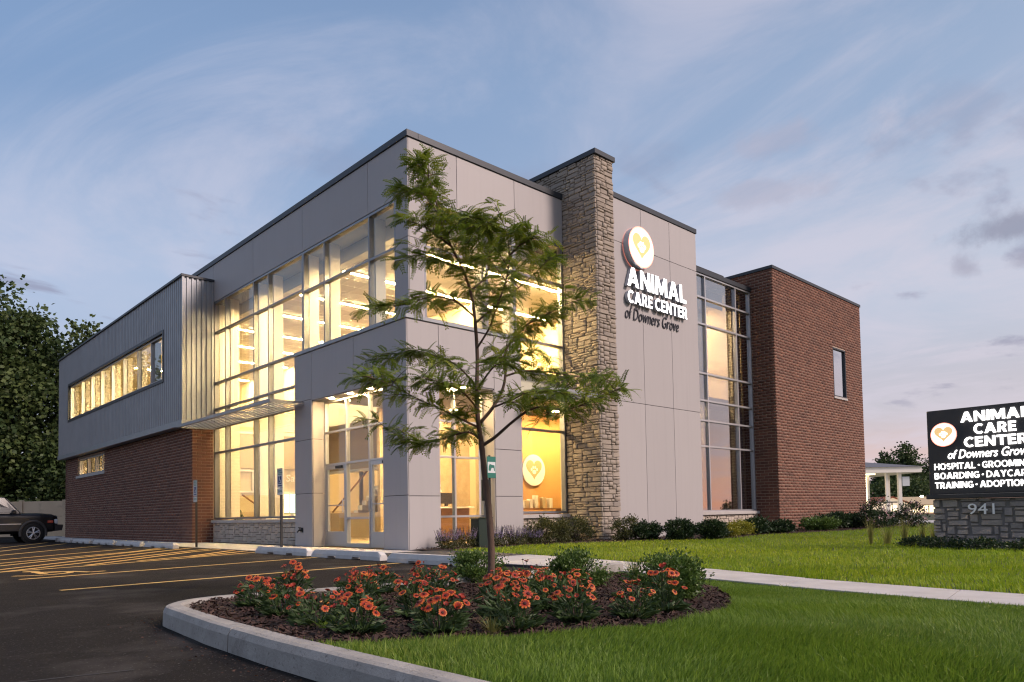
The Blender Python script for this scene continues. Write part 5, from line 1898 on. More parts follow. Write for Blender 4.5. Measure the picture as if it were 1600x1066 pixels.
wood = MB()
tp = smooth_path(BR['trunk'], 6)
wood.tube(tp, [.046 if i == 0 else .036 - .012 * i / len(tp) + .0012 * math.sin(i * 2.1) for i in range(len(tp))], 12)
fr_pos, fr_dir, fr_len = [], [], []
limb = MB()
for k, pts in BR.items():
    if k == 'trunk':
        continue
    sp = smooth_path(pts, 6)
    ln = sum((b - a).length for a, b in zip(sp[:-1], sp[1:]))
    r0 = .024 if k == 'leader' else (.018 if k in ('b1', 'b2') else .011)
    limb.tube(sp, [max(r0 * (1 - i / len(sp)) ** .9, .0028) for i in range(len(sp))], 7)
    # fronds and short twigs along the outer part
    for i in range(1, len(sp)):
        frac = i / (len(sp) - 1)
        lo = .42 if k == 'leader' else (.40 if k in ('b1', 'b2') else .12)
        if frac < lo:
            continue
        d = (sp[i] - sp[i - 1]).normalized()
        for _ in range(3 if frac < .98 else 8):
            if RNG.random() < .15:
                continue
            a = Vector((RNG.gauss(0, 1), RNG.gauss(0, 1), RNG.gauss(.15, .5)))
            a = (a - d * a.dot(d)).normalized() * .8 + d * RNG.uniform(.1, .7)
            fr_pos.append(sp[i] + Vector((RNG.gauss(0, .01), RNG.gauss(0, .01), RNG.gauss(0, .01))))
            fr_dir.append(a.normalized())
            fr_len.append(RNG.uniform(.12, .19))
        if RNG.random() < (.52 if k != 'leader' else .6):
            tw_d = Vector((RNG.gauss(0, 1), RNG.gauss(0, 1), RNG.uniform(-.1, .7))).normalized()
            tw_d = (tw_d + d * .7).normalized()
            tl = RNG.uniform(.12, .30)
            q = [sp[i] + tw_d * tl * u + Vector((0, 0, -.05 * u * u)) for u in np.linspace(0, 1, 6)]
            limb.tube(q, [.005 * (1 - .6 * u) for u in np.linspace(0, 1, 6)], 5)
            for j in range(1, 6):
                for _ in range(2 if j < 5 else 5):
                    a = Vector((RNG.gauss(0, 1), RNG.gauss(0, 1), RNG.gauss(.1, .5)))
                    a = (a - tw_d * a.dot(tw_d)).normalized() * .8 + tw_d * RNG.uniform(.2, .8)
                    fr_pos.append(q[j])
                    fr_dir.append(a.normalized())
                    fr_len.append(RNG.uniform(.11, .18))
wood.build('trunk', M['bark'], lt, smooth=True)
limb.build('limbs', M['bark'], lt, smooth=True)


def frond_mesh(name, pos, dirs, lens, mat, parent):
    V, Q, T = [], [], []
    b = 0
    for i, (p, d, l) in enumerate(zip(pos, dirs, lens)):
        v, q = FRONDS[i % len(FRONDS)]
        d = Vector((d.x, d.y, d.z * .5)).normalized()
        s = Vector((-d.y, d.x, 0))
        s = s.normalized() if s.length > 1e-3 else Vector((1, 0, 0))
        s = (s + Vector((0, 0, RNG.gauss(0, .35)))).normalized()
        u = d.cross(s).normalized()
        if u.z < 0:
            u, s = -u, -s
        m = np.array([d, s, u])
        V.append(np.array(p) + (v * l) @ m)
        Q.append(q + b)
        T.append(np.full(len(v), RNG.random()))
        b += len(v)
    me = np_mesh(name, np.concatenate(V), np.concatenate(Q), None, mat, np.concatenate(T))
    return link(name, me, parent)


frond_mesh('crown', fr_pos, fr_dir, fr_len, M['locust'], lt)

# ------------------------------------------------------------------ flowers in the bed: one plant and one bloom, copied
def bloom_mesh(cup=0.0, red=False, seed_head=False, n=11):
    mb = MB()
    if seed_head:
        n = 0
    for k in range(n):
        a = 2 * math.pi * k / n + RNG.uniform(-.05, .05)
        u, w = Vector((math.cos(a), math.sin(a), 0)), Vector((-math.sin(a), math.cos(a), 0))
        l = RNG.uniform(.9, 1.08)
        p = [u * .26 - w * .09, u * .26 + w * .09, u * .66 * l + w * .22 + Vector((0, 0, .05)), u * .66 * l - w * .22 + Vector((0, 0, .05))]
        q = [u * 1.0 * l + w * .15 + Vector((0, 0, -.06)), u * .93 * l + Vector((0, 0, -.02)), u * 1.0 * l - w * .15 + Vector((0, 0, -.06))]
        if cup:
            p = [v * (1 - .45 * cup) + Vector((0, 0, v.length * cup * .9)) for v in p]
            q = [v * (1 - .55 * cup) + Vector((0, 0, v.length * cup * .9)) for v in q]
        mb.add(p, [(0, 1, 2, 3)], 0)
        mb.add([p[3], p[2]] + q, [(0, 1, 2, 3), (0, 3, 4)], 0 if red else 1)
    rings = []
    for (r, z) in ((.32, 0.0), (.30, .13), (.18, .22), (0.02, .25)):
        rings.append([Vector((r * math.cos(2 * math.pi * k / 10), r * math.sin(2 * math.pi * k / 10), z)) for k in range(10)])
    vs = [p for r in rings for p in r]
    mb.add(vs, [(i * 10 + k, i * 10 + (k + 1) % 10, (i + 1) * 10 + (k + 1) % 10, (i + 1) * 10 + k) for i in range(3) for k in range(10)], 2)
    return mb.mesh('bloom', [M['petal_red'], M['petal_orange'], M['disc_dark']])


BLOOMS = [bloom_mesh(), bloom_mesh(.25), bloom_mesh(0, False, False, 9), bloom_mesh(.8, True), bloom_mesh(.1), bloom_mesh(0, False, True), bloom_mesh(-.25), bloom_mesh(.5, True, False, 8)]


def flower_plant(loc, r, h, nb, label, seed):
    rg = np.random.default_rng(seed)
    x, y = loc
    z = lawn_z(x) + .012
    t = empty('blanket_flower', (x, y, z), label, 'flower', 'orange blanket flowers in the island bed')
    n = 190
    a, rr = rg.uniform(0, 6.283, n), np.sqrt(rg.uniform(0, 1, n)) * r * .8
    hh = rg.uniform(.05, .75, n) * h * (1 - .45 * (rr / r) ** 2)
    P = np.stack([x + np.cos(a) * rr, y + np.sin(a) * rr, z + hh], 1)
    D = np.stack([np.cos(a) * .8, np.sin(a) * .8, rg.uniform(-.1, .9, n)], 1) + rg.normal(0, .3, (n, 3))
    low = np.stack([np.cos(a), np.sin(a), np.full(n, .35)], 1)
    leaf_cards('foliage', np.concatenate([P, np.stack([x + np.cos(a) * rr * .4, y + np.sin(a) * rr * .4, np.full(n, z + .015)], 1)[:70]]),
               np.concatenate([D, low[:70]]), np.concatenate([rg.uniform(.045, .10, n), rg.uniform(.10, .17, 70)]), .24, M['flower_leaf'], t)
    stems = MB()
    spots = []
    for k in range(nb):
        a = rg.uniform(0, 6.283)
        rr = r * math.sqrt(rg.uniform(0, 1)) * 1.02
        bz = z + h * rg.uniform(.72, 1.08) * (1 - .38 * (rr / r) ** 2)
        p = Vector((x + math.cos(a) * rr, y + math.sin(a) * rr, bz))
        if any((p - q).length < .030 for q in spots):
            continue
        spots.append(p)
        stems.tube([(x + math.cos(a) * rr * .3, y + math.sin(a) * rr * .3, z), (x + math.cos(a) * rr * .75, y + math.sin(a) * rr * .75, z + (bz - z) * .6), tuple(p)], .0022, 4)
    stems.build('stems', M['flower_leaf'], t)
    for k, p in enumerate(spots):
        o = bpy.data.objects.new('bloom', BLOOMS[int(rg.integers(0, len(BLOOMS)))])
        COL.objects.link(o)
        attach(o, t)
        o.location = p
        s = rg.uniform(.016, .037)
        o.scale = (s, s, s)
        out = Vector((p.x - x, p.y - y, 0)) * 2.2 + Vector((-.16 + rg.normal(0, .18), -.20 + rg.normal(0, .18), .62))
        o.rotation_euler = out.to_track_quat('Z', 'Y').to_euler()


FL = [
    (-7.42, -8.55, 0.14, 0.26, 26, 'at the nose of the bed, first behind the kerb tip'),
    (-7.52, -9.20, 0.15, 0.26, 20, 'second along the front kerb from the tip'),
    (-6.95, -8.20, 0.15, 0.32, 32, 'first of the row along the far kerb'),
    (-7.57, -9.78, 0.18, 0.25, 28, 'third along the front kerb from the tip'),
    (-7.58, -10.28, 0.16, 0.27, 22, 'fourth along the front kerb, before the lawn begins'),
    (-6.60, -8.62, 0.17, 0.27, 34, 'second of the row along the far kerb'),
    (-6.88, -9.20, 0.13, 0.30, 24, 'in the middle of the left half of the bed'),
    (-6.20, -8.35, 0.17, 0.27, 24, 'third of the row along the far kerb'),
    (-6.95, -9.95, 0.14, 0.32, 33, 'behind the fourth front clump, left of the trunk'),
    (-7.25, -10.62, 0.17, 0.28, 33, 'at the lawn edge where the grass meets the bed'),
    (-6.10, -9.10, 0.16, 0.30, 28, 'just left of the locust trunk'),
    (-5.62, -9.40, 0.14, 0.27, 24, 'just behind and right of the locust trunk'),
    (-6.55, -10.35, 0.13, 0.32, 33, 'right in front of the locust trunk'),
    (-6.85, -10.82, 0.18, 0.32, 20, 'tall clump at the lawn edge right of the trunk'),
    (-5.25, -9.30, 0.18, 0.30, 34, 'beside the middle boxwood'),
    (-6.00, -10.30, 0.15, 0.31, 23, 'right of the trunk, in the middle of the bed'),
    (-6.35, -10.85, 0.15, 0.30, 26, 'second along the lawn edge right of the trunk'),
    (-5.45, -10.05, 0.15, 0.27, 24, 'behind the right boxwood row'),
    (-5.95, -11.02, 0.17, 0.25, 20, 'third along the lawn edge right of the trunk'),
    (-5.52, -10.95, 0.15, 0.33, 28, 'last along the lawn edge, before the right boxwood'),
    (-5.72, -8.40, 0.16, 0.29, 25, 'fourth of the row along the far kerb'),
]
for i, (x, y, r, h, nb, lb) in enumerate(FL):
    flower_plant((x, y), r, h, nb, 'orange blanket flower clump ' + lb, 200 + i)


# ------------------------------------------------------------------ shrubs
def shrub(name, loc, rx, ry, h, mat, label, cat='shrub', group=None, leaves=1500, size=.03, aspect=.5, z0=None, open_=0.0, stems=7, seed=0):
    rg = np.random.default_rng(1000 + seed)
    x, y = loc
    z = z0 if z0 is not None else .045
    t = empty(name, (x, y, z), label, cat, group)
    # clumps over a dome, leaves round each clump
    nc = 46
    u = rg.normal(0, 1, (nc, 3))
    u /= np.linalg.norm(u, axis=1, keepdims=True)
    u[:, 2] = np.where(u[:, 2] < 0, u[:, 2] * .85, u[:, 2])
    rad = rg.uniform(.62, 1.0 + open_, nc)[:, None]
    C_ = u * rad * np.array([rx, ry, h * .52]) * .88 + np.array([x, y, z + h * .45])
    k = rg.integers(0, nc, leaves)
    off = rg.normal(0, 1, (leaves, 3)) * np.array([rx, ry, h * .5]) * .17
    P = C_[k] + off
    P[:, 2] = np.maximum(P[:, 2], z + .01)
    ctr = np.array([x, y, z + h * .35])
    D = (P - ctr) / np.array([rx, ry, h * .5]) + rg.normal(0, .7, (leaves, 3)) + np.array([0, 0, .25])
    base = rg.uniform(0, 1, nc)
    leaf_cards('foliage', P, D, size * rg.uniform(.7, 1.3, leaves), aspect, mat, t, tint=np.clip(base[k] * .6 + rg.uniform(0, .4, leaves), 0, .99))
    mb = MB()
    for s in range(stems):
        a = rg.uniform(0, 6.283)
        e = Vector((x + math.cos(a) * rx * .6, y + math.sin(a) * ry * .6, z + h * rg.uniform(.55, .85)))
        mb.tube([(x + math.cos(a) * .03, y + math.sin(a) * .03, z - .02), (x + math.cos(a) * rx * .25, y + math.sin(a) * ry * .25, z + h * .35), tuple(e)], [.011, .008, .004], 5)
    mb.build('stems', M['dark_bark'], t)
    return t


for i, (x, y, rx, h, lb) in enumerate([(-4.78, -8.02, .31, .36, 'left'), (-4.50, -9.20, .30, .38, 'middle'), (-4.80, -10.45, .31, .42, 'right')]):
    shrub('boxwood_shrub', (x, y), rx, rx, h, M['boxwood'], 'rounded green boxwood in the flower bed, ' + lb + ' of the three', 'shrub', 'boxwoods in the island bed', 6000, .028, .6, lawn_z(x), seed=i)
shrub('boxwood_shrub', (-5.55, -9.85), .17, .17, .26, M['boxwood'], 'small pale boxwood seedling between the middle boxwood and the flowers', 'shrub', 'boxwoods in the island bed', 1100, .026, .5, lawn_z(-5.55), seed=5)


def grass_clump(loc, h, spread, n, mat, label, name='ornamental_grass', z0=.045, group='ornamental grasses', plume=False):
    x, y = loc
    t = empty(name, (x, y, z0), label, 'grass clump', group)
    V, Q, tr_ = [], [], []
    for k in range(n):
        a = RNG.uniform(0, 6.283)
        d = Vector((math.cos(a), math.sin(a), 0))
        s = Vector((-d.y, d.x, 0)) * .004
        hh, sp = h * RNG.uniform(.55, 1.05), spread * RNG.uniform(.2, 1)
        b = len(V)
        o0 = Vector((x, y, z0)) + d * RNG.uniform(0, spread * .25)
        for u in (0, .35, .7, 1.0):
            c = o0 + d * sp * u * u + Vector((0, 0, hh * (u - .18 * u * u)))
            wv = (1 - u) * .9 + .12
            V += [c - s * wv, c + s * wv]
        for j in range(3):
            Q.append((b + 2 * j, b + 2 * j + 1, b + 2 * j + 3, b + 2 * j + 2))
        tr_ += [RNG.random()] * 8
    link('blades', np_mesh('blades', np.array(V), np.array(Q), None, mat, np.array(tr_)), t)
    return t


grass_clump((-4.28, -8.55), .30, .14, 90, M['straw'], 'tuft of tall yellow-green grass behind the trunk in the bed', z0=lawn_z(-4.3))
grass_clump((-3.55, -9.15), .36, .18, 120, M['straw'], 'tuft of grass between the middle and right boxwood', z0=lawn_z(-3.5))
grass_clump((-7.62, -9.98), .10, .14, 60, M['grass_near'], 'low green weed tuft against the front kerb', z0=lawn_z(-7.6))
grass_clump((-7.05, -10.85), .16, .14, 60, M['straw'], 'thin grass tuft where the bed meets the near lawn', z0=lawn_z(-7.0))

# catmint along the portal
def catmint(loc, rx, h, label, seed):
    rg = np.random.default_rng(3000 + seed)
    x, y = loc
    z = .045
    t = empty('catmint', (x, y, z), label, 'flower', 'purple catmint along the portal')
    n = 900
    a, rr = rg.uniform(0, 6.283, n), np.sqrt(rg.uniform(0, 1, n)) * rx
    P = np.stack([x + np.cos(a) * rr, y + np.sin(a) * rr * .8, z + rg.uniform(.02, .62, n) * h], 1)
    leaf_cards('foliage', P, rand_dirs(n) + np.array([0, 0, .5]), rg.uniform(.03, .055, n), .5, M['olive_shrub'], t)
    m = 62
    stems, bp, bd, bs = MB(), [], [], []
    for k in range(m):
        a, r0 = rg.uniform(0, 6.283), rx * math.sqrt(rg.uniform(0, 1))
        lean = Vector((math.cos(a) * .35, math.sin(a) * .35, 1)).normalized()
        p0 = Vector((x + math.cos(a) * r0 * .6, y + math.sin(a) * r0 * .5, z))
        l = h * rg.uniform(.8, 1.2)
        stems.tube([p0, p0 + lean * l], .003, 4)
        for q in range(16):
            s = .5 + .5 * q / 16
            bp.append(p0 + lean * l * s)
            aa = rg.uniform(0, 6.283)
            bd.append(Vector((math.cos(aa), math.sin(aa), .4)))
            bs.append(.026 * (1.2 - .6 * q / 16))
    stems.build('stems', M['olive_shrub'], t)
    leaf_cards('flower_spikes', bp, bd, np.array(bs), .7, M['lavender'], t)


for i, (x, y, r, h) in enumerate([(.42, -.80, .30, .42), (.98, -.85, .34, .46), (1.72, -.95, .34, .44), (2.35, -.98, .34, .44), (2.95, -1.0, .28, .38)]):
    catmint((x, y), r, h, ['leftmost purple catmint by the portal corner', 'purple catmint left of the green waste bin', 'purple catmint behind the waste bin post', 'purple catmint right of the locust trunk', 'rightmost purple catmint before the olive shrubs'][i], i)
for i, (x, y, r, h, lb) in enumerate([(3.30, -.95, .42, .62, 'tallest olive shrub, beside the portal end'), (3.95, -.95, .40, .50, 'low dark olive shrub under the front window sill'), (4.62, -.85, .50, .62, 'olive shrub under the front window beside the stone pier'), (5.55, -1.85, .42, .58, 'olive shrub at the foot of the stone pier')]):
    shrub('olive_shrub', (x, y), r, r * .8, h, M['olive_shrub'], lb, 'shrub', 'olive shrubs along the front', 2200, .06, .5, seed=20 + i, open_=.25)
for i, (x, y, r, h) in enumerate([(5.95, -2.25, .40, .50), (6.40, -3.0, .43, .52), (7.0, -3.62, .42, .50)]):
    shrub('dark_yew_shrub', (x, y), r, r * .9, h, M['dark_shrub'], ['left dark yew before the sign wall', 'middle dark yew before the sign wall', 'right dark yew before the sign wall, next to the golden shrub'][i], 'shrub', 'dark yews before the sign wall', 6000, .06, .5, seed=30 + i, open_=.05)
shrub('golden_shrub', (8.25, -3.28), .42, .40, .40, M['gold_shrub'], 'golden yellow shrub right beside the dark yews', 'shrub', 'golden shrubs', 2400, .06, .55, seed=40)
shrub('golden_shrub', (9.75, -2.75), .50, .44, .42, M['gold_shrub'], 'golden green shrub under the recessed stair window', 'shrub', 'golden shrubs', 2400, .06, .55, seed=41)
for i, (x, y, r, h, lb) in enumerate([(10.75, -2.75, .55, .48, 'first low green shrub right of the golden shrubs'), (12.0, -2.85, .55, .36, 'low dark shrub at the brick wing corner'), (14.9, -2.9, .7, .46, 'low green shrub under the brick wing, first from its corner'),
                                      (16.3, -2.75, .72, .58, 'taller dark shrub under the brick wing'), (17.9, -2.8, .70, .50, 'dark shrub under the middle of the brick wing'), (19.6, -2.8, .80, .58, 'large dark shrub near the far end of the brick wing'), (21.2, -2.7, .75, .55, 'last dark shrub at the far end of the brick wing')]):
    shrub('low_shrub', (x, y), r, r * .8, h, M['dark_shrub' if i != 2 else 'boxwood'], lb, 'shrub', 'low shrubs along the brick wing', 3600, .085, .55, seed=50 + i)

# planting round the monument sign
for i, (x, y, r, h, m) in enumerate([(4.55, -9.75, .34, .22, 'dark_shrub'), (4.50, -10.40, .34, .20, 'dark_shrub'), (4.52, -11.05, .36, .22, 'dark_shrub'), (5.15, -9.15, .34, .2, 'dark_shrub')]):
    shrub('groundcover_plant', (x, y), r, r, h, M[m], ['low groundcover at the left front corner of the monument sign', 'low groundcover under the middle of the monument sign', 'low groundcover under the right part of the monument sign', 'low groundcover behind the left end of the monument sign'][i], 'plant', 'groundcover at the monument sign', 900, .05, .5, z0=.03, seed=60 + i)
for i, (x, y, h, sp) in enumerate([(5.55, -8.15, .70, .16), (5.75, -8.40, .55, .3), (6.30, -8.55, .72, .2), (6.1, -8.95, .58, .14), (6.05, -9.18, .62, .22)]):
    grass_clump((x, y), h, sp, 90, M['straw'], ['leftmost upright straw grass left of the monument sign', 'arching pale grass clump left of the monument sign', 'tall straw grass in the middle of the sign bed', 'thin grass next to the monument sign', 'upright brownish grass nearest the monument sign'][i], z0=.03, group='tall grasses beside the monument sign')


def rose_bush(loc, r, h, label, seed):
    t = shrub('rose_bush', loc, r, r, h, M['dark_shrub'], label, 'shrub', 'rose bushes beyond the lawn', 1800, .075, .6, z0=0.03, seed=seed, open_=.15)
    rg = np.random.default_rng(seed)
    n = 240
    P = []
    for k in range(40):
        d = rg.normal(0, 1, 3)
        d /= np.linalg.norm(d)
        c = np.array([loc[0], loc[1], .03 + h * .52]) + d * np.array([r, r, h * .5]) * rg.uniform(.75, 1.02)
        P += [c + rg.normal(0, .025, 3) for _ in range(6)]
    leaf_cards('roses', np.array(P), rand_dirs(n), rg.uniform(.05, .08, n), .9, M['rose'], t)['kind'] = 'stuff'


M['rose'] = material('pale_pink_rose', (.6, .45, .42), .6, tint=[(.62, .50, .47), (.55, .30, .32), (.70, .62, .58)], translucent=.3)
rose_bush((17.7, -3.75), .55, 1.1, 'left dark rose bush with pale blooms near the brick wing end', 71)
rose_bush((19.1, -4.5), .52, .95, 'right dark rose bush with pale pink blooms beyond the lawn', 72)

# handrail at the wing end
hr = empty('handrail', (22.9, -2.0, 0), 'thin black steel handrail at the far end of the brick wing', 'handrail')
for x in (22.35, 23.6):
    MB().tube([(x, -2.2, 0), (x, -2.2, 1.0)], .025, 8).build('post', M['post_black'], hr)
MB().tube([(22.0, -2.2, 1.0), (24.2, -2.2, 1.0)], .028, 8).build('rail', M['post_black'], hr)
MB().tube([(22.35, -2.2, .5), (23.6, -2.2, .5)], .018, 8).build('rail', M['post_black'], hr)

# ------------------------------------------------------------------ leaf litter and grit that gathers along the kerb and the walkway
n = 420
t_ = NP.uniform(0, 1, n)
kx = np.interp(t_, [0, .55, .7, 1], [-8.12, -8.10, -7.9, -5.6]) - np.abs(NP.normal(0, .10, n))
ky = np.interp(t_, [0, .55, .7, 1], [-12.6, -9.0, -7.7, -7.80]) + np.where(t_ > .62, np.abs(NP.normal(0, .10, n)), NP.normal(0, .3, n))
P = np.stack([kx, ky, np.full(n, .006) + NP.uniform(0, .006, n)], 1)
D = NP.normal(0, 1, (n, 3)) * np.array([1, 1, .12])
tag(leaf_cards('leaf_litter', P, D, NP.uniform(.008, .026, n), .5, M['mulch']), 'small brown bits of mulch and leaf lying along the kerb', 'leaf litter', kind='stuff')

# ------------------------------------------------------------------ precast fence behind the lot
fd = Vector((-.72, .694, 0))
fn = Vector((.694, .72, 0))
F0 = Vector((.55, 35.7, 0))


def oriented(mb, o, u, w):
    """Turn a mesh built in (u, w, z) into the world: u along, w away."""
    mb.v = [tuple(Vector(o) + Vector(u) * p[0] + Vector(w) * p[1] + Vector((0, 0, p[2]))) for p in mb.v]
    return mb


fe = empty('precast_fence', tuple(F0), 'tan precast concrete panel fence behind the black car', 'fence')
u = 0.0
for k in range(6):
    oriented(MB().box(u, u + .22, -.11, .11, -.05, 2.13, 0, .015), F0, fd, fn).build('fence_post', M['tan_wall'], fe)
    for (z0, z1) in ((0.0, 1.16), (1.172, 2.06)):
        oriented(MB().box(u + .222, u + 2.55, -.045, .045, z0, z1, 0, .008), F0, fd, fn).build('fence_panel', M['tan_wall'], fe)
    u += 2.555
oriented(MB().box(u, u + .22, -.11, .11, -.05, 2.13, 0, .015), F0, fd, fn).build('fence_post', M['tan_wall'], fe)


# ------------------------------------------------------------------ background trees
def big_tree(name, x, y, h, r, trunk_h, label, leaves, size, mat, seed, z0=0.0, squash=1.0, nclump=70, trunks=1, group=None, conic=0.0):
    rg = np.random.default_rng(seed)
    t = empty(name, (x, y, z0), label, 'tree', group)
    # crown: clumps through a tall volume, uneven outline
    cl = []
    while len(cl) < nclump:
        p = rg.uniform(-1, 1, 3)
        zz = (p[2] + 1) / 2
        prof = (math.sin(math.pi * min(zz * .92 + .10, 1)) ** .55) * (1 - conic * zz)
        if np.hypot(p[0], p[1]) < prof * rg.uniform(.75, 1.05):
            cl.append((x + p[0] * r, y + p[1] * r * squash, z0 + trunk_h + zz * (h - trunk_h)))
    cl = np.array(cl)
    mb = MB()
    for tr in range(trunks):
        bx, by = x + (tr - (trunks - 1) / 2) * 1.2, y + (tr % 2) * .4
        top = z0 + h * .78
        mb.tube([(bx, by, z0 - .1), (bx + .1, by, z0 + trunk_h * .8), (bx * .7 + x * .3, by, z0 + h * .45), (x, y, top)], [r * .075, r * .06, r * .04, r * .012], 9)
    mb.build('trunk', M['dark_bark'], t, smooth=True)
    lb_ = MB()
    for c in cl[rg.permutation(len(cl))[:34]]:
        zb = z0 + trunk_h * .8 + (c[2] - z0 - trunk_h * .8) * .55
        lb_.tube([(x, y, max(zb - .6, z0 + 1)), ((x + c[0]) / 2, (y + c[1]) / 2, (zb + c[2]) / 2), tuple(c)], [r * .022, r * .014, r * .004], 5)
    lb_.build('limbs', M['dark_bark'], t)
    k = rg.integers(0, nclump, leaves)
    sp = rg.uniform(.10, .21, nclump)[k][:, None] * r
    off = rg.normal(0, 1, (leaves, 3)) * sp * np.array([1, squash, .8])
    P = cl[k] + off
    P[:, 2] = np.maximum(P[:, 2], z0 + .3)
    D = off + rg.normal(0, .5, (leaves, 3)) * r * .2 + np.array([0, 0, -.10 * r])
    tone = rg.uniform(0, .72, nclump)
    leaf_cards('crown', P, D, size * rg.uniform(.6, 1.3, leaves), .85, mat, t, tint=np.clip(tone[k] + rg.uniform(0, .27, leaves), 0, .99))
    return t


big_tree('maple_tree', -1.2, 45.0, 17.6, 4.3, 1.8, 'tall dark leafy tree behind the fence, above the black car', 30000, .30, M['maple'], 91, nclump=130, trunks=2)
big_tree('maple_tree', 3.6, 41.5, 15.2, 2.9, 2.2, 'shorter leafy tree whose top shows over the zinc roof edge', 15000, .30, M['maple'], 92, nclump=80)
big_tree('maple_tree', -7.5, 46.5, 15.5, 4.0, 1.5, 'leafy tree at the left edge of the picture', 14000, .30, M['maple'], 93, nclump=90)
big_tree('maple_tree', 2.0, 41.0, 6.4, 3.0, .6, 'low bushy tree directly behind the fence beside the brick wall', 13000, .26, M['maple'], 94, nclump=70)
big_tree('maple_tree', -3.6, 44.5, 6.8, 3.2, .4, 'low bushy tree directly behind the fence left of the trunks', 10000, .26, M['maple'], 95, nclump=60)
for i, (x, y, h, r, lb) in enumerate([(105.0, 27.3, 9.6, 2.6, 'left dark tree behind the white canopy'), (107.3, 25.2, 11.2, 3.0, 'dark tree behind the white canopy and lamp'), (110.6, 21.8, 11.0, 3.2, 'dark tree beside the monument sign')]):
    big_tree('dark_tree', x, y, h, r, 1.0, lb, 9000, .34, M['maple'], 96 + i, nclump=60, z0=-.5, group='dark trees far to the right', conic=.45)
big_tree('dark_tree', 103.0, 24.0, 5.0, 5.0, .3, 'low wide hedge like tree under the canopy posts', 8000, .4, M['maple'], 99, nclump=60, z0=-.5, group='dark trees far to the right')

# ------------------------------------------------------------------ street and buildings to the right
sheet('road', [(26, -120), (37, -120), (37, 160), (26, 160)], -.03, M['concrete'])
M['bank_white'] = material('glowing_white_paint', (.74, .70, .64), .7, emit=(1.0, .86, .62), estr=.10)  # white paint with a faint added glow in place of light falling on it
M['bank_roof'] = material('grey_canopy_roof', (.12, .125, .14), .7)
M['lit_soffit'] = material('lit_soffit_panel', (.8, .72, .55), .7, emit=(1.0, .80, .48), estr=3.0)
cu_, cw_ = Vector((.72, -.694, 0)), Vector((.694, .72, 0))
O = Vector((44.3, 3.1, 0))
bk = empty('canopy_building', (41.5, 6.0, 0), 'white flat canopy building on slim posts at the far end of the brick wing', 'building')
oriented(MB().box(-9, 0, 0, 7, 3.12, 3.52, 0, .02), O, cu_, cw_).build('fascia', M['bank_white'], bk)
rf = MB()
rf.add([(-9.1, -.1, 3.522), (.1, -.1, 3.522), (.1, 7.1, 3.522), (-9.1, 7.1, 3.522), (-7.0, 2.5, 4.1), (-3.6, 2.5, 4.1), (-3.6, 4.5, 4.1), (-7.0, 4.5, 4.1)], [(0, 1, 5, 4), (1, 2, 6, 5), (2, 3, 7, 6), (3, 0, 4, 7), (4, 5, 6, 7), (3, 2, 1, 0)])
oriented(rf, O, cu_, cw_).build('roof', M['bank_roof'], bk)
oriented(MB().box(-8.9, -2.9, .6, 6, 3.05, 3.118), O, cu_, cw_).build('soffit', M['lit_soffit'], bk)
for (a, w_, wd) in ((-2.35, .3, .14), (-1.5, .25, .22), (-.62, 3.5, .14)):
    oriented(MB().box(a, a + wd, w_, w_ + wd, -.1, 3.115), O, cu_, cw_).build('post', M['bank_white'], bk)
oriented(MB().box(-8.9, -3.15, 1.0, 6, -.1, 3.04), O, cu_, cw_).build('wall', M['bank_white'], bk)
oriented(MB().box(-3.62, -3.35, .94, .99, .1, 2.9), O, cu_, cw_).build('window', M['lit_soffit'], bk)
sgn = oriented(MB().box(-1.25, -.75, .22, .26, 2.2, 2.85, 0, .01), O, cu_, cw_).build('hanging_sign', M['sign_face'], bk)

M['house_white'] = material('glowing_house_wall', (.62, .55, .48), .8, emit=(1.0, .74, .46), estr=.6)  # pale wall, warm light put into it as emission
M['rust_roof'] = material('rust_roof', (.30, .085, .03), .8)
hs = empty('gable_house', (69.3, 13.9, 0), 'small pale gable house with rust red roof edge beyond the rose bushes', 'house')
O2 = Vector((69.3, 13.9, 0))
gb = MB()
gb.add([(-2.0, 0, -.3), (2.0, 0, -.3), (2.0, 0, .95), (0, 0, 1.72), (-2.0, 0, .95), (-2.0, 5, -.3), (2.0, 5, -.3), (2.0, 5, .95), (0, 5, 1.72), (-2.0, 5, .95)], [(0, 1, 2, 3, 4), (9, 8, 7, 6, 5), (0, 4, 9, 5), (1, 6, 7, 2)])
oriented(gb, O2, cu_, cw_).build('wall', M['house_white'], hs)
rr = MB()
for s in (-1, 1):
    rr.add([(s * 0, -.15, 1.86), (s * 2.2, -.15, 1.02), (s * 2.2, -.15, .90), (0, -.15, 1.73), (0, 5.1, 1.86), (s * 2.2, 5.1, 1.02), (s * 2.2, 5.1, .90), (0, 5.1, 1.73)],
           [(0, 1, 2, 3), (7, 6, 5, 4), (0, 4, 5, 1), (1, 5, 6, 2), (2, 6, 7, 3)])
oriented(rr, O2, cu_, cw_).build('roof', M['rust_roof'], hs)
oriented(MB().box(-.35, .35, -.02, .01, .3, .95), O2, cu_, cw_).build('window', M['lit_soffit'], hs)
shp = empty('lit_shop', (78, 12, 0), 'low shop with glowing white front beyond the road, beside the monument sign', 'shop')
O3 = Vector((76.5, 13.8, 0))
oriented(MB().box(-1.0, 9, .1, 5, -.3, 1.1), O3, cu_, cw_).build('wall', M['house_white'], shp)
oriented(MB().add([(-1.3, -.6, 1.0), (9.3, -.6, 1.0), (9.3, 5.3, 1.9), (-1.3, 5.3, 1.9), (-1.3, -.6, .92), (9.3, -.6, .92), (9.3, 5.3, 1.1), (-1.3, 5.3, 1.1)], [(0, 1, 2, 3), (4, 7, 6, 5), (0, 4, 5, 1), (1, 5, 6, 2), (2, 6, 7, 3), (3, 7, 4, 0)]), O3, cu_, cw_).build('roof', M['tan'], shp)
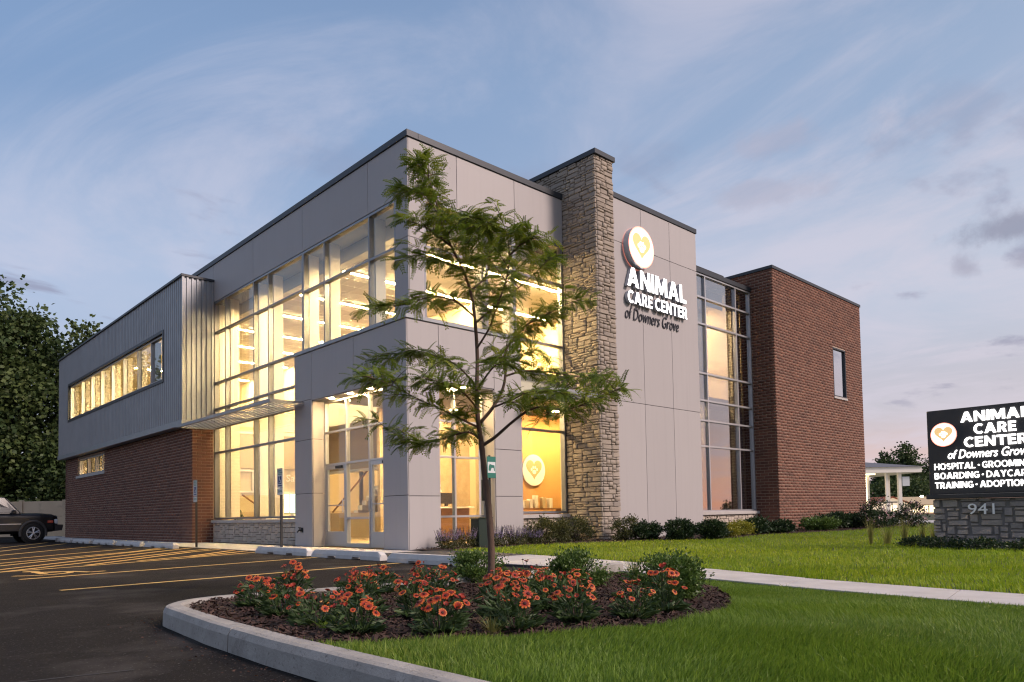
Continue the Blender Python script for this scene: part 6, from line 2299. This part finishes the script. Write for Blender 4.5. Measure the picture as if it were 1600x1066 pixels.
for a in (-.6, .35, 1.3, 2.25, 3.2):
    oriented(MB().box(a, a + .7, .06, .095, .15, .85), O3, cu_, cw_).build('window', M['lit_soffit'], shp)
oriented(MB().box(-1.0, 9, -1.6, -1.4, -.3, .02), O3, cu_, cw_).build('low_wall', M['rust_roof'], shp)

M['lamp_glow'] = material('lamp_lens', (1, .9, .6), .4, emit=(1.0, .78, .36), estr=120.0)
sl_ = empty('street_lamp', (93.1, 18.7, 0), 'glowing amber street lamp between the white canopy and the monument sign', 'street lamp')
LP_ = Vector((93.1, 18.7, -.33))
MB().tube([LP_ + Vector((0, 0, -.5)), LP_ + Vector((0, 0, 2.35))], .06, 8).build('pole', M['post_black'], sl_)
MB().box(LP_.x - .2, LP_.x + .2, LP_.y - .2, LP_.y + .2, 2.15, 2.23).build('hood', M['post_black'], sl_)
MB().tube([LP_ + Vector((0, 0, 2.30)), LP_ + Vector((0, 0, 2.36)), LP_ + Vector((0, 0, 2.46))], [.10, .2, .16], 12).build('lens', M['lamp_glow'], sl_)

# traffic signal standing at the crossing to the right, seen only in the glass
tsg = empty('traffic_signal', (24.5, -13, 0), 'dark traffic signal with green light at the crossing', 'traffic light')
M['green_glow'] = material('green_signal_lens', (.1, .8, .4), .4, emit=(.1, 1.0, .45), estr=6.0)
MB().tube([(24.5, -14, 0), (24.5, -14, 5.2)], .09, 10).tube([(24.5, -14, 5.0), (20.5, -14, 5.2)], .06, 8).build('mast', M['post_black'], tsg)
MB().box(20.6, 20.9, -14.15, -13.85, 4.2, 5.1, 0, .02).build('head', M['post_black'], tsg)
MB().tube([(20.75, -13.85, 4.37), (20.75, -13.80, 4.37)], .11, 14).build('green_lens', M['green_glow'], tsg)

# ------------------------------------------------------------------ parked car (local frame: +x forward, origin on the ground under its middle)
M['car_black'] = material('black_car_paint', (.008, .008, .010), .28, metal=.1, spec=.5)
M['car_grey'] = material('charcoal_cladding', (.05, .048, .048), .5)
M['car_glass'] = material('tinted_car_glass', (.03, .04, .05), .30, spec=.35)
M['car_lower'] = material('grey_lower_door', (.03, .028, .028), .4, metal=.2)
M['tyre'] = material('tyre_rubber', (.012, .012, .012), .85)
M['rim'] = material('silver_alloy', (.62, .63, .65), .3, metal=.8)
M['lamp_orange'] = material('amber_marker_lens', (.5, .06, .03), .25)
M['lamp_clear'] = material('headlamp_glass', (.6, .62, .65), .1)


def car_body():
    # stations: x, half width, bottom, shoulder, top
    st = [(-2.25, .78, .48, .92, 1.02), (-2.18, .86, .38, .98, 1.08), (-1.4, .90, .36, 1.0, 1.10), (-.2, .91, .34, 1.0, 1.10), (.85, .91, .34, 1.0, 1.10), (1.0, .91, .34, .98, 1.10), (1.6, .90, .36, .98, 1.10), (2.05, .86, .40, .95, 1.06), (2.22, .80, .46, .88, .98)]
    vs, fs = [], []
    for (x, w, zb, zs, zt) in st:
        half = [(w * .90, zb), (w * .99, zb + .10), (w, (zb + zs) / 2), (w * .985, zs), (w * .90, zt - .01), (w * .5, zt + .02)]
        ring = [(x, -a, z) for a, z in half] + [(x, a, z) for a, z in half[::-1]]
        vs += ring
    n = 12
    for i in range(len(st) - 1):
        for k in range(n):
            k2 = (k + 1) % n
            fs.append((i * n + k, i * n + k2, (i + 1) * n + k2, (i + 1) * n + k))
    fs.append(tuple(range(n)))
    fs.append(tuple((len(st) - 1) * n + k for k in range(n - 1, -1, -1)))
    return MB().add(vs, fs)


def greenhouse():
    b = [(-2.12, .82, 1.08), (1.02, .84, 1.08)]
    t = [(-1.95, .64, 1.66), (-1.2, .66, 1.72), (-.2, .66, 1.72), (.32, .64, 1.67)]
    vs = [(-2.14, -.83, 1.08), (.98, -.84, 1.08), (.98, .84, 1.08), (-2.14, .83, 1.08)]
    vs += [(-1.98, -.66, 1.65), (-1.2, -.67, 1.78), (-.2, -.67, 1.78), (.44, -.66, 1.72), (.44, .66, 1.72), (-.2, .67, 1.78), (-1.2, .67, 1.78), (-1.98, .66, 1.65)]
    fs = [(0, 1, 7, 6, 5, 4), (1, 2, 8, 7), (2, 3, 11, 10, 9, 8), (3, 0, 4, 11), (4, 5, 10, 11), (5, 6, 9, 10), (6, 7, 8, 9), (3, 2, 1, 0)]
    return MB().add(vs, fs)


car = empty('parked_car', (0, 0, 0), 'black sport utility vehicle parked nose towards the tan fence corner', 'car')
body = car_body().build('body', M['car_black'], car)
bvm = body.modifiers.new('bevel', 'BEVEL')
bvm.width, bvm.segments = .03, 2
gh = greenhouse().build('cabin', M['car_black'], car)
g2 = gh.modifiers.new('bevel', 'BEVEL')
g2.width, g2.segments = .03, 2
for s in (-1, 1):
    def sp(x, z, push=.012):
        f = (z - 1.08) / (1.70 - 1.08)
        return (x, s * (.84 - .185 * f + push), z)
    for pts in ([(-.62, 1.15), (.82, 1.15), (.42, 1.64), (-.50, 1.66)], [(-1.45, 1.15), (-.70, 1.15), (-.60, 1.63), (-1.35, 1.63)], [(-2.0, 1.15), (-1.52, 1.15), (-1.43, 1.62), (-1.88, 1.6)]):
        q = [sp(*p) for p in pts]
        q2 = [(a, b - s * .02, c) for a, b, c in q]
        MB().add(q + q2, [(0, 1, 2, 3) if s < 0 else (3, 2, 1, 0), (0, 4, 5, 1), (1, 5, 6, 2), (2, 6, 7, 3), (3, 7, 4, 0)]).build('side_window', M['car_glass'], car)
    MB().box(-2.0, .92, s * .885, s * .925, .44, .72, 0, .012).build('door_cladding', M['car_lower'], car)
    MB().box(-1.9, .95, s * .90, s * .94, .70, .73).build('side_trim', M['rim'], car)
    MB().box(.62, .78, s * .93, s * 1.06, 1.08, 1.24, 0, .03).build('door_mirror', M['car_black'], car)
    for x in (1.36, -1.36):
        fl_ = MB()
        arc = [(x + .45 * math.cos(a), s * .905, .36 + .45 * math.sin(a)) for a in np.linspace(-.25, math.pi + .25, 15)]
        fl_.tube(arc, .05, 8)
        fl_.build('fender_flare', M['car_grey'], car)
        w_ = MB().tube([(x, s * .70, .37), (x, s * .915, .37)], .43, 22)
        w_.build('wheel_well', M['tyre'], car)
        ty = MB()
        ty.tube([(x, s * .72, .36), (x, s * .74, .36), (x, s * .92, .36), (x, s * .945, .36)], [.33, .362, .362, .33], 28)
        wh = ty.build('wheel', M['tyre'], car)
        rm = MB().tube([(x, s * .94, .36), (x, s * .949, .36)], .235, 26)
        rm.build('rim_back', M['tyre'], wh)
        spk = MB()
        ring = [(x + .225 * math.cos(a), s * .955, .36 + .225 * math.sin(a)) for a in np.linspace(0, 2 * math.pi, 25)]
        spk.tube(ring, .018, 6)
        for k in range(5):
            a = 2 * math.pi * k / 5 + .3
            for da in (-.16, .16):
                spk.tube([(x + .04 * math.cos(a), s * .962, .36 + .04 * math.sin(a)), (x + .22 * math.cos(a + da), s * .957, .36 + .22 * math.sin(a + da))], [.026, .02], 6)
        spk.tube([(x, s * .95, .36), (x, s * .975, .36)], [.055, .045], 12)
        spk.build('rim', M['rim'], wh)
    MB().box(2.03, 2.235, s * .60, s * .835, .70, .88, 0, .02).build('headlight', M['lamp_clear'], car)
    MB().box(1.86, 2.06, s * .83, s * .885, .73, .83, 0, .012).build('marker_lamp', M['lamp_orange'], car)
ws_ = [(.95, -.76, 1.14), (.95, .76, 1.14), (.47, .62, 1.67), (.47, -.62, 1.67)]
MB().add([(a + .045, b, c) for a, b, c in ws_] + ws_, [(0, 1, 2, 3), (0, 4, 5, 1), (1, 5, 6, 2), (2, 6, 7, 3), (3, 7, 4, 0)]).build('windscreen', M['car_glass'], car)
bp_ = MB()
bp_.add([(2.12, -.90, .42), (2.40, -.74, .44), (2.40, .74, .44), (2.12, .90, .42), (2.12, -.93, .68), (2.44, -.76, .66), (2.44, .76, .66), (2.12, .93, .68)], [(0, 1, 5, 4), (1, 2, 6, 5), (2, 3, 7, 6), (4, 5, 6, 7), (3, 2, 1, 0), (0, 4, 7, 3)])
bp_.build('front_bumper', M['car_grey'], car)
MB().box(-2.42, -2.15, -.9, .9, .44, .68, 0, .03).build('rear_bumper', M['car_grey'], car)
gr_ = MB()
for k in range(7):
    gr_.box(2.20, 2.245, -.42 + k * .13, -.42 + k * .13 + .06, .70, .88)
gr_.build('grille', M['rim'], car)
for s in (-1, 1):
    MB().box(-1.7, .1, s * .56, s * .60, 1.80, 1.83).build('roof_rail', M['car_grey'], car)
car.location = (-5.02, 22.05, 0.0)
car.scale = (1.0, 1.0, 1.07)
